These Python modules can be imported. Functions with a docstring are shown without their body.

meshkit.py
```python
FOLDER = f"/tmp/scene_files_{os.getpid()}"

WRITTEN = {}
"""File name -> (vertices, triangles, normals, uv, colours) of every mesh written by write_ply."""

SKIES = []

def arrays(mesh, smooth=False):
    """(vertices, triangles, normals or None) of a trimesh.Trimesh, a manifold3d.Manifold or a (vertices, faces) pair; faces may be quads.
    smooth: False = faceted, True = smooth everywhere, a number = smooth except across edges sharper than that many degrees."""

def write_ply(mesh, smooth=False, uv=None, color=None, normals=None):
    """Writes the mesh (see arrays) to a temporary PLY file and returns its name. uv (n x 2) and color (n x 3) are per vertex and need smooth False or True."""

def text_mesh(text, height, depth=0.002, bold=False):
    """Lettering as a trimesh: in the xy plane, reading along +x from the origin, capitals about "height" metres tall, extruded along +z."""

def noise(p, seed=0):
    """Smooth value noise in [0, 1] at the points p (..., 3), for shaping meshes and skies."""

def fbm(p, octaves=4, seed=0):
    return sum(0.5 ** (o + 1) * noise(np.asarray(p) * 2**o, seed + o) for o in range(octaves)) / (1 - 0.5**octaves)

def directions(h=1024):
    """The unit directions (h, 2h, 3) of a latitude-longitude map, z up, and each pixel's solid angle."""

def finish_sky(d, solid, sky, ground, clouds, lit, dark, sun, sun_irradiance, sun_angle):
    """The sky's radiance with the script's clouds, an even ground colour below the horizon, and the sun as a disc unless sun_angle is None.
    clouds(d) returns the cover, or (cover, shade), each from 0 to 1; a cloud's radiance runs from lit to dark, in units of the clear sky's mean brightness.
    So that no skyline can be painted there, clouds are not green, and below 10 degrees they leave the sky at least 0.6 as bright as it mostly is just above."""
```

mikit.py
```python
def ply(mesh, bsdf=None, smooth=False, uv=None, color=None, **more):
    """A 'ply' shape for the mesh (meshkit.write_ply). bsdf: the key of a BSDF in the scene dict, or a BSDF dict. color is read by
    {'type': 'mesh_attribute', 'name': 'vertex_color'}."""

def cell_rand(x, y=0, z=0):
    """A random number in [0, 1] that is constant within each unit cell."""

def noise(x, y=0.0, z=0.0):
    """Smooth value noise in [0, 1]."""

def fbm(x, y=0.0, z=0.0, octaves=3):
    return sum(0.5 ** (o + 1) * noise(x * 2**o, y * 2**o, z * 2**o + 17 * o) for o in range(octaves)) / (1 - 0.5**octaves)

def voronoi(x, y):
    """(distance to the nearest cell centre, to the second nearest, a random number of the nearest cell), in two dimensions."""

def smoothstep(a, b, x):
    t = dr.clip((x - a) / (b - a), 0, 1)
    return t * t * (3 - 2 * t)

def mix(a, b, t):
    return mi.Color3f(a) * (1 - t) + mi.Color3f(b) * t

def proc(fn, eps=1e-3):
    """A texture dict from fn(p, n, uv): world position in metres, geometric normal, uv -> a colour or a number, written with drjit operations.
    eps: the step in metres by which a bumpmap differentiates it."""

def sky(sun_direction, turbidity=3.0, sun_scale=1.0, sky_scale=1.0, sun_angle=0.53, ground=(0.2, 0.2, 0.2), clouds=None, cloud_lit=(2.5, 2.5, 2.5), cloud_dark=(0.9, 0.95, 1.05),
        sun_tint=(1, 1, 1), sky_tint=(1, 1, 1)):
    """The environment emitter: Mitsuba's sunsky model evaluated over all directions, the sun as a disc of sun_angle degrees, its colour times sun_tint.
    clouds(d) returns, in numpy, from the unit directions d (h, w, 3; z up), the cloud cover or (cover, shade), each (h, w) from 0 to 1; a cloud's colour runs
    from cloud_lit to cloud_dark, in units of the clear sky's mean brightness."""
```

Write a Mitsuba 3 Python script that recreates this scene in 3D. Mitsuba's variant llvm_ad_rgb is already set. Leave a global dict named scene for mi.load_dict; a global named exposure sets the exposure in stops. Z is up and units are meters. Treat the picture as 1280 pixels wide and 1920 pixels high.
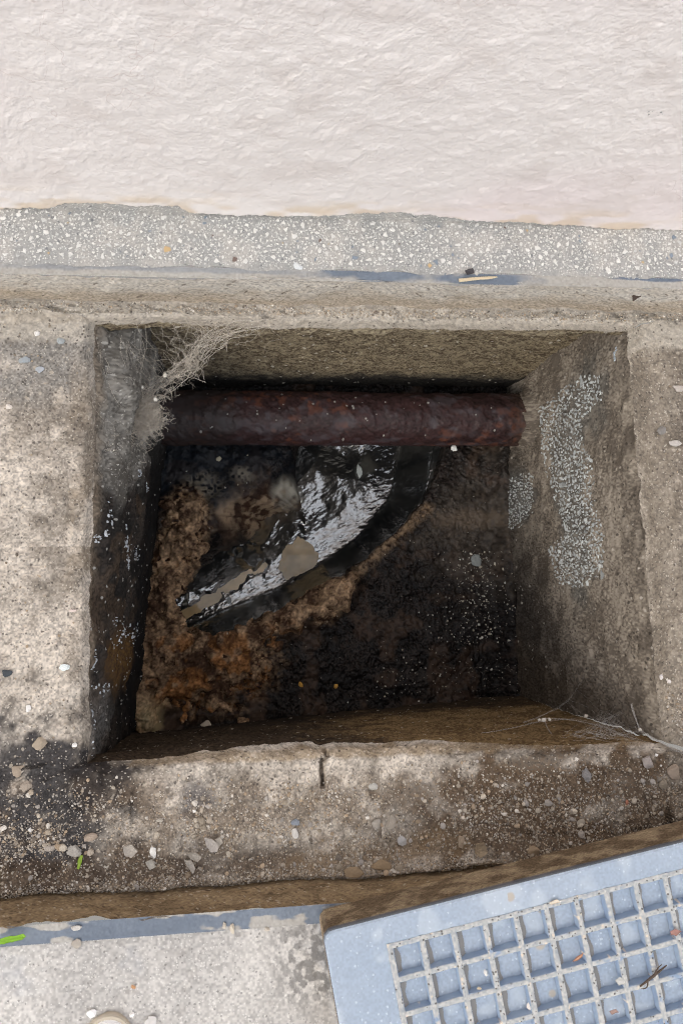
import math, numpy as np, trimesh, manifold3d, shapely
import drjit as dr, mitsuba as mi, mikit, meshkit
from shapely.geometry import Polygon, Point, box as sbox

# ------------------------------------------------------------------ camera, light, exposure
T = mi.ScalarTransform4f
scene, labels = {}, {}
scene['camera'] = {'type': 'perspective', 'fov': 68.0, 'fov_axis': 'y', 'near_clip': 0.02, 'far_clip': 400.0,
                   'to_world': T().look_at(origin=[0, 0, 1.2], target=[0.11316, 0.11577, 1.2 - 0.98681], up=[0.01216, 0.99295, 0.11789])}


def overcast(d):
    return np.ones(d.shape[:2]), np.clip(1.0 - d[..., 2], 0, 1)


scene['sky'] = mikit.sky((-0.50, -0.52, 0.72), turbidity=4, sun_scale=0.22, sun_angle=26, sun_tint=(0.9, 0.98, 1.12), clouds=overcast,
                         cloud_lit=(2.55, 2.65, 2.85), cloud_dark=(1.55, 1.55, 1.6), ground=(0.25, 0.24, 0.22))
exposure = 2.28

# ------------------------------------------------------------------ texture helpers (drjit)
noise, fbm, voronoi, mix, sstep = mikit.noise, mikit.fbm, mikit.voronoi, mikit.mix, mikit.smoothstep


def C(*c):
    return mi.Color3f(*c)


def uvw(p):
    return p.x + dr.select(p.x > 0.2, 0.7, -0.7) * p.z, p.y + dr.select(p.y > 0.1, 0.6, -0.6) * p.z


def speck(u, v, s, thr, lo=0.1, hi=0.4, off=0.0):
    d1, _, r = voronoi(u * s + off, v * s - off)
    size = sstep(thr, 1.0, r)
    return dr.select(r > thr, 1 - sstep(lo + 0.18 * size, hi * 0.6 + 0.22 * size, d1), 0)


def blob(u, v, x, y, rx, ry, n, edge=0.5):
    d = dr.sqrt(dr.square((u - x) / rx) + dr.square((v - y) / ry))
    return 1 - sstep(1 - edge, 1 + edge, d + 1.3 * (n - 0.5))


def seg(u, v, a, b, w, n, edge=0.5):
    dx, dy = b[0] - a[0], b[1] - a[1]
    t = dr.clip(((u - a[0]) * dx + (v - a[1]) * dy) / (dx * dx + dy * dy), 0, 1)
    d = dr.sqrt(dr.square(u - a[0] - t * dx) + dr.square(v - a[1] - t * dy)) / w
    return 1 - sstep(1 - edge, 1 + edge, d + 1.3 * (n - 0.5))


def rough(color, r=0.85, spec=0.3, bump=None, eps=6e-4, **more):
    b = {'type': 'principled', 'base_color': color if isinstance(color, dict) else {'type': 'rgb', 'value': list(color)}, 'roughness': r, **({} if 'eta' in more else {'specular': spec}), **more}
    if bump is not None:
        b = {'type': 'bumpmap', 'tex': mikit.proc(bump, eps), 'scale': 1.0, 'bsdf': b}
    return {'type': 'twosided', 'bsdf': b}


def c_stucco(p, n, uv):
    big = fbm(p.x * 2.2, p.z * 3.0 + 5, 3.0)
    pink = sstep(0.44, 0.68, fbm(p.x * 1.7 + 9, p.z * 2.6, 1.0, 3))
    c = mix(C(0.81, 0.775, 0.75), C(0.775, 0.73, 0.71), big)
    c = mix(c, C(0.755, 0.675, 0.67), 0.75 * pink)
    grime = sstep(0.55, 0.8, fbm(p.x * 14, p.z * 20, 7.0, 3))
    c = mix(c, C(0.62, 0.56, 0.53), 0.35 * grime)
    h = p.z + 0.05 * (fbm(p.x * 12, p.z * 40, 2.0) - 0.5)
    ochre = (1 - sstep(0.015, 0.085, h)) * sstep(0.25, 0.7, noise(p.x * 26, p.z * 60, 4.0))
    c = mix(c, C(0.60, 0.47, 0.31), 0.6 * ochre)
    d1, d2, r = voronoi(p.x * 6 + 1.2 * fbm(p.x * 20, p.z * 20, 1.0), p.z * 7 + 1.2 * fbm(p.x * 18, p.z * 18, 5.0))
    crack = (1 - sstep(0.0, 0.018, d2 - d1)) * sstep(0.56, 0.66, noise(p.x * 4, p.z * 6, 3.3))
    return mix(c, C(0.50, 0.41, 0.38), 0.4 * crack)


def b_stucco(p, n, uv):
    return 0.0013 * fbm(p.x * 300, p.z * 330, 0.0, 2)


def c_terrazzo(p, n, uv):
    m = fbm(p.x * 30, p.y * 30, p.z * 30)
    f = noise(p.x * 420, p.y * 420, p.z * 420)
    c = mix(C(0.365, 0.365, 0.355), C(0.45, 0.435, 0.41), sstep(0.3, 0.7, m)) * (0.72 + 0.5 * f)
    u, v = uvw(p)
    c = mix(c, C(0.78, 0.77, 0.74), 0.8 * speck(u, v, 300, 0.70))
    c = mix(c, C(0.10, 0.11, 0.13), 0.6 * speck(u, v, 150, 0.965, off=3.0))
    far = sstep(1.0, 1.1, dr.abs(p.x - 0.2))
    c = mix(c, C(0.78, 0.77, 0.74), far * speck(u, v, 130, 0.5, off=7.0))
    return c


def c_pavement(p, n, uv):
    m = fbm(p.x * 9, p.y * 9, 2.0)
    f = noise(p.x * 300, p.y * 300)
    c = mix(C(0.44, 0.425, 0.405), C(0.58, 0.56, 0.53), sstep(0.25, 0.75, m)) * (0.74 + 0.5 * f)
    c = mix(c, C(0.34, 0.36, 0.40), 0.45 * sstep(0.55, 0.75, fbm(p.x * 16 + 3, p.y * 16, 1.0)))
    c = mix(c, C(0.82, 0.80, 0.77), 0.5 * speck(p.x, p.y, 280, 0.78))
    c = mix(c, C(0.15, 0.14, 0.13), 0.55 * speck(p.x, p.y, 210, 0.93, off=5.0))
    dirt = (1 - sstep(0.02, 0.10, dr.abs(p.x - 0.085))) * (1 - sstep(0.03, 0.09, dr.abs(p.y + 0.53)))  # shade beside the cover edge, painted into the paving colour
    return mix(c, C(0.16, 0.155, 0.15), 0.75 * dirt * sstep(0.35, 0.6, fbm(p.x * 110, p.y * 110, 1.0)))


def b_grit(p, n, uv):
    u, v = uvw(p)
    return 0.0013 * fbm(u * 230, v * 230, 0.0, 2) + 0.0007 * noise(u * 700, v * 700)


def c_ledge(p, n, uv):
    u, v = uvw(p)
    x, y = p.x, p.y
    big, mid = fbm(u * 5.5, v * 5.5, 1.0), fbm(u * 34, v * 34, 4.0)
    f, g = noise(u * 380, v * 380), noise(u * 150, v * 150, 3.0)
    c = mix(C(0.235, 0.204, 0.17), C(0.53, 0.478, 0.415), sstep(0.32, 0.68, 0.55 * big + 0.45 * mid))
    c = c * (0.42 + 0.78 * f + 0.38 * g)
    edge = noise(u * 22, v * 22, 9.0)
    # brown soil over the front right, black soil in the front left corner, grey band at the back left
    soil = sstep(0.0, 1.0, 1.5 * blob(x, y, 0.62, -0.365, 0.36, 0.085, mid, 0.5)) * sstep(0.22, 0.5, edge + 0.25 * f)
    c = mix(c, C(0.105, 0.068, 0.040) * (0.6 + 0.8 * f), 0.92 * soil)
    muck = sstep(0.0, 1.0, 1.5 * blob(x, y, -0.375, -0.345, 0.14, 0.14, mid, 0.5))
    c = mix(c, C(0.040, 0.038, 0.040) * (0.6 + 0.9 * f), 0.95 * muck * sstep(0.1, 0.3, edge + 0.2 * g))
    strip = seg(x, y, (-0.45, -0.412), (0.06, -0.405), 0.022, mid)
    c = mix(c, C(0.075, 0.052, 0.036) * (0.6 + 0.8 * f), 0.85 * strip)
    mud = seg(x, y, (0.04, -0.425), (0.33, -0.400), 0.022, mid)
    c = mix(c, C(0.22, 0.155, 0.095) * (0.7 + 0.5 * f), 0.85 * mud)
    ob = blob(x, y, -0.262, -0.285, 0.045, 0.03, mid)
    c = mix(c, C(0.035, 0.028, 0.025), 0.9 * ob)
    stain = blob(x, y, -0.10, -0.325, 0.025, 0.045, mid)
    c = mix(c, C(0.085, 0.08, 0.085), 0.75 * stain)
    greyb = blob(x, y, -0.35, 0.43, 0.12, 0.08, mid)
    c = mix(c, C(0.26, 0.25, 0.235) * (0.5 + 0.8 * f), 0.75 * greyb)
    # rusty tan along the arris of the pit and along the back ledge
    rim = dr.maximum(0.6 * edge * seg(x, y, (-0.290, -0.1), (-0.290, 0.42), 0.016, mid), seg(x, y, (-0.42, 0.488), (0.85, 0.493), 0.008, mid))
    rim = dr.maximum(rim, seg(x, y, (-0.2, -0.246), (0.72, -0.258), 0.008, mid))
    c = mix(c, C(0.30, 0.215, 0.125) * (0.7 + 0.5 * f), 0.6 * rim)
    rl = sstep(0.69, 0.72, p.x)
    c = mix(c, mix(C(0.12, 0.10, 0.08), C(0.34, 0.295, 0.24), sstep(0.35, 0.65, 0.5 * mid + 0.5 * big)) * (0.5 + 0.55 * f + 0.4 * g), 0.8 * rl)
    near = rl * (1 - sstep(0.74, 0.80, x + 0.04 * (edge - 0.5)))
    c = mix(c, C(0.27, 0.232, 0.188) * (0.5 + 0.6 * f + 0.4 * g), 0.6 * near)
    backl = sstep(0.44, 0.46, p.y)
    c = mix(c, C(0.47, 0.43, 0.37) * (0.6 + 0.35 * f + 0.3 * g), 0.8 * backl)
    # pale grey-beige sandy band in the middle of the front ledge
    sand = seg(x, y, (-0.20, -0.375), (0.22, -0.345), 0.045, mid) * sstep(0.35, 0.6, edge)
    c = mix(c, C(0.36, 0.325, 0.28) * (0.45 + 0.55 * f + 0.5 * g), 0.7 * sand)
    earth = (1 - sstep(-0.31, -0.27, y + 0.05 * (edge - 0.5))) * sstep(0.38, 0.6, fbm(u * 18 + 5, v * 24, 2.0))
    c = mix(c, C(0.15, 0.112, 0.080) * (0.55 + 0.8 * f), 0.65 * earth)
    # grains
    c = mix(c, C(0.62, 0.57, 0.50), 0.6 * speck(u, v, 260, 0.84, off=2.0))
    c = mix(c, C(0.52, 0.46, 0.38), 0.6 * speck(u, v, 110, 0.95, off=8.0))
    return mix(c, C(0.05, 0.042, 0.038), 0.7 * speck(u, v, 170, 0.92, off=4.0))


def c_step(p, n, uv):
    m, f = fbm(p.x * 22, p.y * 22, p.z * 60), noise(p.x * 300, p.y * 300, p.z * 300)
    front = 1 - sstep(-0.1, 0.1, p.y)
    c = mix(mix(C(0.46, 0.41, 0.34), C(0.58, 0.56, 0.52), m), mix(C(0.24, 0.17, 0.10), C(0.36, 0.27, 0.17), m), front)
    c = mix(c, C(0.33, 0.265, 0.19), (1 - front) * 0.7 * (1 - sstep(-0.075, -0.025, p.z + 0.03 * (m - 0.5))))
    dark = sstep(0.5, 0.65, fbm(p.x * 35, p.z * 50, 3.0)) * front
    c = mix(c, C(0.11, 0.075, 0.045), 0.4 * dark) * (0.55 + 0.8 * f)
    u, v = uvw(p)
    c = mix(c, C(0.56, 0.50, 0.42), 0.6 * speck(u, v, 200, 0.88))
    return mix(c, C(0.07, 0.05, 0.035), 0.6 * speck(u, v, 120, 0.92, off=4.0))


def c_back(p, n, uv):
    m, g = fbm(p.x * 45, p.z * 75, 1.0), noise(p.x * 260, p.z * 420, 2.0)
    c = mix(C(0.085, 0.064, 0.042), C(0.26, 0.215, 0.145), sstep(0.3, 0.7, 0.5 * m + 0.5 * g))
    c = mix(c, C(0.46, 0.40, 0.28), 0.45 * sstep(0.62, 0.8, noise(p.x * 170, p.z * 330, 6.0)))
    low_dark = 1 - sstep(-0.66, -0.56, p.z + 0.05 * (m - 0.5))  # shadow line behind the pipe, painted into the wall colour
    c = mix(c, C(0.014, 0.015, 0.017), 0.92 * low_dark)
    return mix(c, C(0.6, 0.57, 0.5), 0.7 * speck(p.x, p.z, 90, 0.965))


def c_left(p, n, uv):
    m, g = fbm(p.y * 26, p.z * 20, p.x * 26), noise(p.y * 300, p.z * 340, 3.0)
    c = mix(C(0.10, 0.093, 0.083), C(0.29, 0.278, 0.255), sstep(0.30, 0.75, 0.65 * m + 0.35 * g))
    c = mix(c, C(0.62, 0.60, 0.56), 0.7 * speck(p.y * 1.0, p.z * 1.5, 230, 0.88, off=9.0) * sstep(0.1, 0.2, p.y))
    wet = sstep(-0.04, 0.04, -p.y + 0.27 - 0.35 * (p.z + 0.35) + 0.16 * (m - 0.5))
    tar = mix(C(0.010, 0.009, 0.009), C(0.042, 0.032, 0.027), g * sstep(0.4, 0.6, m))
    tar = mix(tar, C(0.110, 0.072, 0.045) * (0.4 + g), 0.4 * sstep(0.54, 0.66, fbm(p.y * 20 + 3, p.z * 14, 2.0)))
    c = mix(c, tar, 0.93 * wet)
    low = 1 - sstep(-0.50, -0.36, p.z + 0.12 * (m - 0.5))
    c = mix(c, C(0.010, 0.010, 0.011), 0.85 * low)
    rust = blob(p.y, p.z, -0.105, -0.33, 0.055, 0.15, m)
    c = mix(c, mix(C(0.19, 0.105, 0.035), C(0.05, 0.03, 0.02), g), 0.85 * rust)
    top = sstep(-0.135, -0.105, p.z + 0.03 * (m - 0.5))
    c = mix(c, C(0.23, 0.185, 0.14) * (0.5 + 0.8 * g), 0.85 * top)
    scum = blob(p.y, p.z, -0.2, -0.15, 0.07, 0.10, m)
    c = mix(c, C(0.16, 0.155, 0.15) * (0.4 + g), 0.6 * scum)
    return mix(c, C(0.52, 0.51, 0.48), 0.65 * speck(p.y, p.z, 140, 0.94))


def c_right(p, n, uv):
    m, g = fbm(p.y * 24, p.z * 30, 5.0), noise(p.y * 330, p.z * 200, 3.0)
    big = fbm(p.y * 7, p.z * 7, 8.0)
    c = mix(C(0.16, 0.135, 0.11), C(0.375, 0.33, 0.275), sstep(0.35, 0.7, 0.35 * m + 0.35 * g + 0.3 * big))
    low_dark = 1 - sstep(-0.70, -0.36, p.z + 0.35 * dr.maximum(p.y, -0.1) + 0.15 * (m - 0.5))  # darker towards the floor and the front end
    c = mix(c, C(0.040, 0.033, 0.028) * (0.5 + g), 0.85 * low_dark)
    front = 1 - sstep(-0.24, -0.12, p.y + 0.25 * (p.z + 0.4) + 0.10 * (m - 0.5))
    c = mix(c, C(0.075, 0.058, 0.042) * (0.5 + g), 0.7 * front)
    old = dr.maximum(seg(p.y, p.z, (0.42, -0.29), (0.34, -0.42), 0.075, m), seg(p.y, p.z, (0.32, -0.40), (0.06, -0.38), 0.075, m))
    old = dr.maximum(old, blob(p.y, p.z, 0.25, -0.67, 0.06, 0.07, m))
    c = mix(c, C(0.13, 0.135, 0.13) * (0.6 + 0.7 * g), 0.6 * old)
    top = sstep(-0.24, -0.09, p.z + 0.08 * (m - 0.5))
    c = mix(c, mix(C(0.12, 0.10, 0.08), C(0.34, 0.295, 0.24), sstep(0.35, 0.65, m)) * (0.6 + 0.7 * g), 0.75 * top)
    c = mix(c, C(0.04, 0.035, 0.03), 0.7 * speck(p.y, p.z, 110, 0.90, off=3.0))
    return mix(c, C(0.62, 0.58, 0.52), 0.55 * speck(p.y, p.z, 120, 0.975, off=6.0))


def c_front(p, n, uv):
    m, g = fbm(p.x * 24, p.z * 34, 7.0), noise(p.x * 260, p.z * 320, 3.0)
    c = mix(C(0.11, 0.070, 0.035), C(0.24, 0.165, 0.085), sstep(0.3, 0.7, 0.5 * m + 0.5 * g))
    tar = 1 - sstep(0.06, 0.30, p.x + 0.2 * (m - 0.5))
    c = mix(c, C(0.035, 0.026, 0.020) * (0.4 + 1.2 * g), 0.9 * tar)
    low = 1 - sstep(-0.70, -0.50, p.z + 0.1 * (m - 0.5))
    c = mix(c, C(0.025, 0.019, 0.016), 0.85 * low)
    return mix(c, C(0.6, 0.56, 0.48), 0.6 * speck(p.x, p.z * 2, 110, 0.96))


def c_floor(p, n, uv):
    u, v = p.x, p.y
    m, g, f = fbm(u * 26, v * 26, 3.0), noise(u * 130, v * 130, 2.0), noise(u * 330, v * 330, 1.0)
    c = mix(C(0.006, 0.005, 0.005), C(0.032, 0.025, 0.022), sstep(0.4, 0.75, 0.5 * m + 0.5 * f))
    c = mix(c, C(0.075, 0.048, 0.034) * (0.4 + g), 0.6 * sstep(0.54, 0.68, fbm(u * 15 + 2, v * 15, 9.0)))
    blue = blob(u, v, -0.12, 0.33, 0.22, 0.13, m)
    c = mix(c, C(0.010, 0.014, 0.020) * (0.5 + g), 0.7 * blue)
    gb = blob(u, v, 0.60, 0.18, 0.15, 0.16, m)
    c = mix(c, C(0.085, 0.070, 0.057) * (0.4 + g), 0.7 * gb)
    crust = dr.maximum(seg(u, v, (-0.165, 0.24), (-0.225, 0.0), 0.050, m), blob(u, v, -0.13, -0.15, 0.15, 0.10, m))
    crust = dr.maximum(crust, seg(u, v, (-0.225, 0.0), (-0.255, -0.22), 0.042, m))
    crust = dr.maximum(crust, seg(u, v, (-0.04, -0.09), (0.22, 0.030), 0.026, m))
    crust = dr.maximum(crust, blob(u, v, 0.17, 0.0, 0.05, 0.045, m))
    line = seg(u, v, (0.22, 0.035), (0.45, 0.235), 0.014, m, 0.9)
    tone = mix(C(0.060, 0.028, 0.014), C(0.62, 0.42, 0.25), sstep(0.34, 0.72, 0.55 * m + 0.3 * g + 0.15 * f))
    tone = mix(tone, C(0.030, 0.016, 0.010), 0.6 * sstep(0.5, 0.62, fbm(u * 13 + 4, v * 13, 8.0)) * (1 - sstep(0.0, 0.06, v)))
    tone = mix(tone, C(0.34, 0.13, 0.03), 0.7 * blob(u, v, -0.09, -0.2, 0.11, 0.05, g) * sstep(0.4, 0.6, f))
    c = mix(c, tone, 0.95 * dr.maximum(crust, 0.4 * line) * sstep(0.12, 0.45, g * 0.4 + m * 0.6))
    bank = blob(u, v, 0.015, 0.235, 0.095, 0.07, m)
    c = mix(c, mix(C(0.07, 0.035, 0.02), C(0.42, 0.30, 0.20), sstep(0.35, 0.65, fbm(u * 45, v * 45, p.z * 45))), 0.8 * bank)
    c = mix(c, C(0.55, 0.52, 0.44), 0.8 * blob(u, v, 0.085, 0.285, 0.04, 0.035, m) * sstep(0.3, 0.6, m))
    cream = blob(u, v, -0.262, -0.262, 0.035, 0.05, m)
    c = mix(c, C(0.50, 0.40, 0.23) * (0.6 + 0.6 * g), 0.9 * cream)
    pale = dr.maximum(blob(u, v, -0.03, 0.33, 0.03, 0.02, g), blob(u, v, -0.14, 0.30, 0.05, 0.035, g))
    c = mix(c, C(0.30, 0.26, 0.20), 0.6 * pale * sstep(0.35, 0.65, 0.5 * m + 0.5 * g))
    br = blob(u, v, 0.56, 0.205, 0.09, 0.022, g)
    return mix(c, C(0.15, 0.115, 0.085), 0.7 * br)


def b_floor(p, n, uv):
    return 0.003 * fbm(p.x * 120, p.y * 120, 0.0, 3)


def c_pipe(p, n, uv):
    m, g = fbm(p.x * 16, p.y * 30, p.z * 30), noise(p.x * 190, p.y * 190, p.z * 190)
    f = noise(p.x * 60, p.y * 60, p.z * 60)
    c = mix(C(0.022, 0.012, 0.013), C(0.058, 0.028, 0.028), m) * (0.5 + 0.9 * g)
    c = mix(c, C(0.070, 0.058, 0.066), 0.7 * sstep(0.5, 0.72, fbm(p.x * 30 + 3, p.y * 40, p.z * 40)))
    red = sstep(0.50, 0.70, 0.5 * f + 0.5 * fbm(p.x * 90, p.y * 90, p.z * 90)) * sstep(0.46, 0.60, fbm(p.x * 6, p.y * 14, 3.0))
    c = mix(c, C(0.15, 0.055, 0.032), 0.6 * red)
    left = 1 - sstep(-0.12, 0.0, p.x + 0.12 * (m - 0.5))
    c = mix(c, C(0.035, 0.028, 0.027), 0.75 * left)
    end = sstep(0.60, 0.70, p.x + 0.05 * (m - 0.5))
    c = mix(c, C(0.075, 0.052, 0.040) * (0.5 + g), 0.8 * end)
    return mix(c, C(0.4, 0.38, 0.35), 0.7 * speck(p.x, p.y, 130, 0.975))


def b_pipe(p, n, uv):
    return 0.0032 * fbm(p.x * 95, p.y * 75, p.z * 75, 3)


def c_bed(p, n, uv):
    m, g = fbm(p.x * 18, p.y * 18, 2.0), noise(p.x * 90, p.y * 90, 2.0)
    c = mix(C(0.006, 0.007, 0.008), C(0.022, 0.022, 0.021), sstep(0.35, 0.7, m))
    c = mix(c, C(0.10, 0.095, 0.08), 0.5 * sstep(0.6, 0.75, fbm(p.x * 9, p.y * 9, 6.0)))
    br = blob(p.x, p.y, 0.0, 0.27, 0.10, 0.06, m)
    c = mix(c, mix(C(0.11, 0.06, 0.03), C(0.24, 0.19, 0.14), g), 0.85 * br)
    wt = blob(p.x, p.y, 0.10, 0.30, 0.035, 0.03, g)
    return mix(c, C(0.42, 0.40, 0.34), 0.8 * wt)


def b_bed(p, n, uv):
    a, b = 0.87 * p.x + 0.5 * p.y, 0.87 * p.y - 0.5 * p.x
    return 0.0021 * fbm(a * 60, b * 125, 1.0, 3)


def c_water(p, n, uv):
    return mix(C(0.44, 0.325, 0.185), C(0.33, 0.245, 0.14), fbm(p.x * 55, p.y * 55, 1.0)) * (0.55 + 0.8 * fbm(p.x * 30, p.y * 30, 3.0))


def b_water(p, n, uv):
    return 0.0008 * fbm(p.x * 30, p.y * 30, 0.0, 2)


def c_rim(p, n, uv):
    m, f = fbm(p.x * 24, p.y * 60, 2.0), noise(p.x * 330, p.y * 330, p.z * 330)
    c = mix(C(0.125, 0.155, 0.205), C(0.20, 0.235, 0.285), fbm(p.x * 9, p.y * 30, 3.0)) * (0.85 + 0.25 * f)
    back = sstep(0.0, 0.1, p.y)
    keep = dr.maximum(blob(p.x, p.y, 0.215, 0.54, 0.115, 0.012, m, 0.3), blob(p.x, p.y, 0.415, 0.535, 0.07, 0.012, m, 0.3))
    keep = dr.maximum(keep, blob(p.x, p.y, 0.70, 0.545, 0.1, 0.006, m, 0.3))
    keep = dr.maximum(keep, 0.5 * blob(p.x, p.y, -0.12, 0.541, 0.28, 0.005, m, 0.5))
    crust = mix(sstep(0.50, 0.60, m), 1 - keep, back)
    crust = mi.luminance(crust)
    return mix(c, mix(C(0.36, 0.335, 0.295), C(0.52, 0.50, 0.46), f), 0.9 * crust)


def c_lid(p, n, uv):
    m, f = fbm(p.x * 12, p.y * 12, p.z * 12), noise(p.x * 360, p.y * 360, p.z * 360)
    c = mix(C(0.315, 0.385, 0.48), C(0.385, 0.445, 0.525), m) * (0.90 + 0.2 * f)
    c = mix(c, C(0.50, 0.56, 0.62), 0.5 * sstep(0.52, 0.72, fbm(p.x * 30, p.y * 30, 4.0)))
    c = mix(c, C(0.60, 0.66, 0.72), 0.6 * speck(p.x, p.y, 230, 0.92))
    c = mix(c, C(0.46, 0.40, 0.32), 0.8 * speck(p.x, p.y, 45, 0.965, off=3.0))
    k = sstep(0.3, 0.75, dr.abs(n.z))
    s = mix(C(0.15, 0.105, 0.065), C(0.34, 0.26, 0.17), sstep(0.35, 0.65, fbm(p.x * 40, p.y * 40, p.z * 40))) * (0.55 + 0.9 * f)
    s = mix(s, C(0.12, 0.14, 0.17), 0.85 * sstep(0.071, 0.076, p.z + 0.006 * (m - 0.5)))
    return mix(s, c, k)


def c_rib(p, n, uv):
    m, f = fbm(p.x * 60, p.y * 60, 2.0), noise(p.x * 330, p.y * 330, 1.0)
    top = sstep(0.0832, 0.0846, p.z + 0.001 * (m - 0.5))
    c = mix(C(0.25, 0.33, 0.46), C(0.36, 0.44, 0.54), m)
    worn = mix(C(0.34, 0.37, 0.39), C(0.58, 0.565, 0.53), f)
    c = mix(c, worn, top * sstep(0.22, 0.38, m + 0.2 * f))
    c = mix(c, C(0.09, 0.085, 0.08), 0.85 * top * speck(p.x, p.y, 230, 0.82))
    return mix(c, C(0.75, 0.62, 0.48), 0.7 * speck(p.x, p.y, 160, 0.95, off=4.0))


P = mikit.proc
scene['stucco_paint'] = rough(P(c_stucco), 0.75, 0.3, b_stucco)
scene['terrazzo_matrix'] = rough(P(c_terrazzo), 0.8, 0.3, b_grit)
scene['pavement_concrete'] = rough(P(c_pavement), 0.85, 0.3, b_grit)
scene['ledge_concrete'] = rough(P(c_ledge), 0.85, 0.3, b_grit)
scene['step_dirt'] = rough(P(c_step), 0.9, 0.2, b_grit)
scene['back_concrete'] = rough(P(c_back), 0.8, 0.3, b_grit)
scene['left_concrete'] = rough(P(c_left), 0.75, 0.18, b_grit)
scene['right_concrete'] = rough(P(c_right), 0.8, 0.3, b_grit)
scene['front_concrete'] = rough(P(c_front), 0.85, 0.2, b_grit)
scene['sludge'] = rough(P(c_floor), 0.42, 0.16, b_floor)
scene['rusty_iron'] = rough(P(c_pipe), 0.55, 0.35, b_pipe)
scene['wet_bed'] = rough(P(c_bed), 0.09, 1.0, b_bed, eta=3.0, clearcoat=1.0, clearcoat_gloss=0.98)
scene['murky_water'] = rough(P(c_water), 0.05, 0.5, b_water)
scene['blue_rim'] = rough(P(c_rim), 0.6, 0.4, b_grit)
scene['lid_composite'] = rough(P(c_lid), 0.6, 0.35)
scene['rib_composite'] = rough(P(c_rib), 0.8, 0.3, b_grit)
VC = {'type': 'mesh_attribute', 'name': 'vertex_color'}
scene['stone_colours'] = rough(dict(VC), 0.8, 0.35)
scene['web_silk'] = rough((0.60, 0.55, 0.48), 0.9, 0.2)
scene['fine_silk'] = rough((0.46, 0.44, 0.42), 0.9, 0.2)
scene['cap_metal'] = rough((0.80, 0.79, 0.77), 0.22, 0.6, clearcoat=0.6)
scene['cap_rim'] = rough((0.52, 0.46, 0.37), 0.7, 0.3, b_grit)
scene['rib_shade'] = rough((0.30, 0.29, 0.275), 0.9, 0.2, b_grit)  # grey of the wedges that stand in for shade beside the ribs
scene['old_wood'] = rough((0.62, 0.52, 0.36), 0.8, 0.3)
scene['dark_twig'] = rough((0.10, 0.075, 0.06), 0.85, 0.3)


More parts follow.
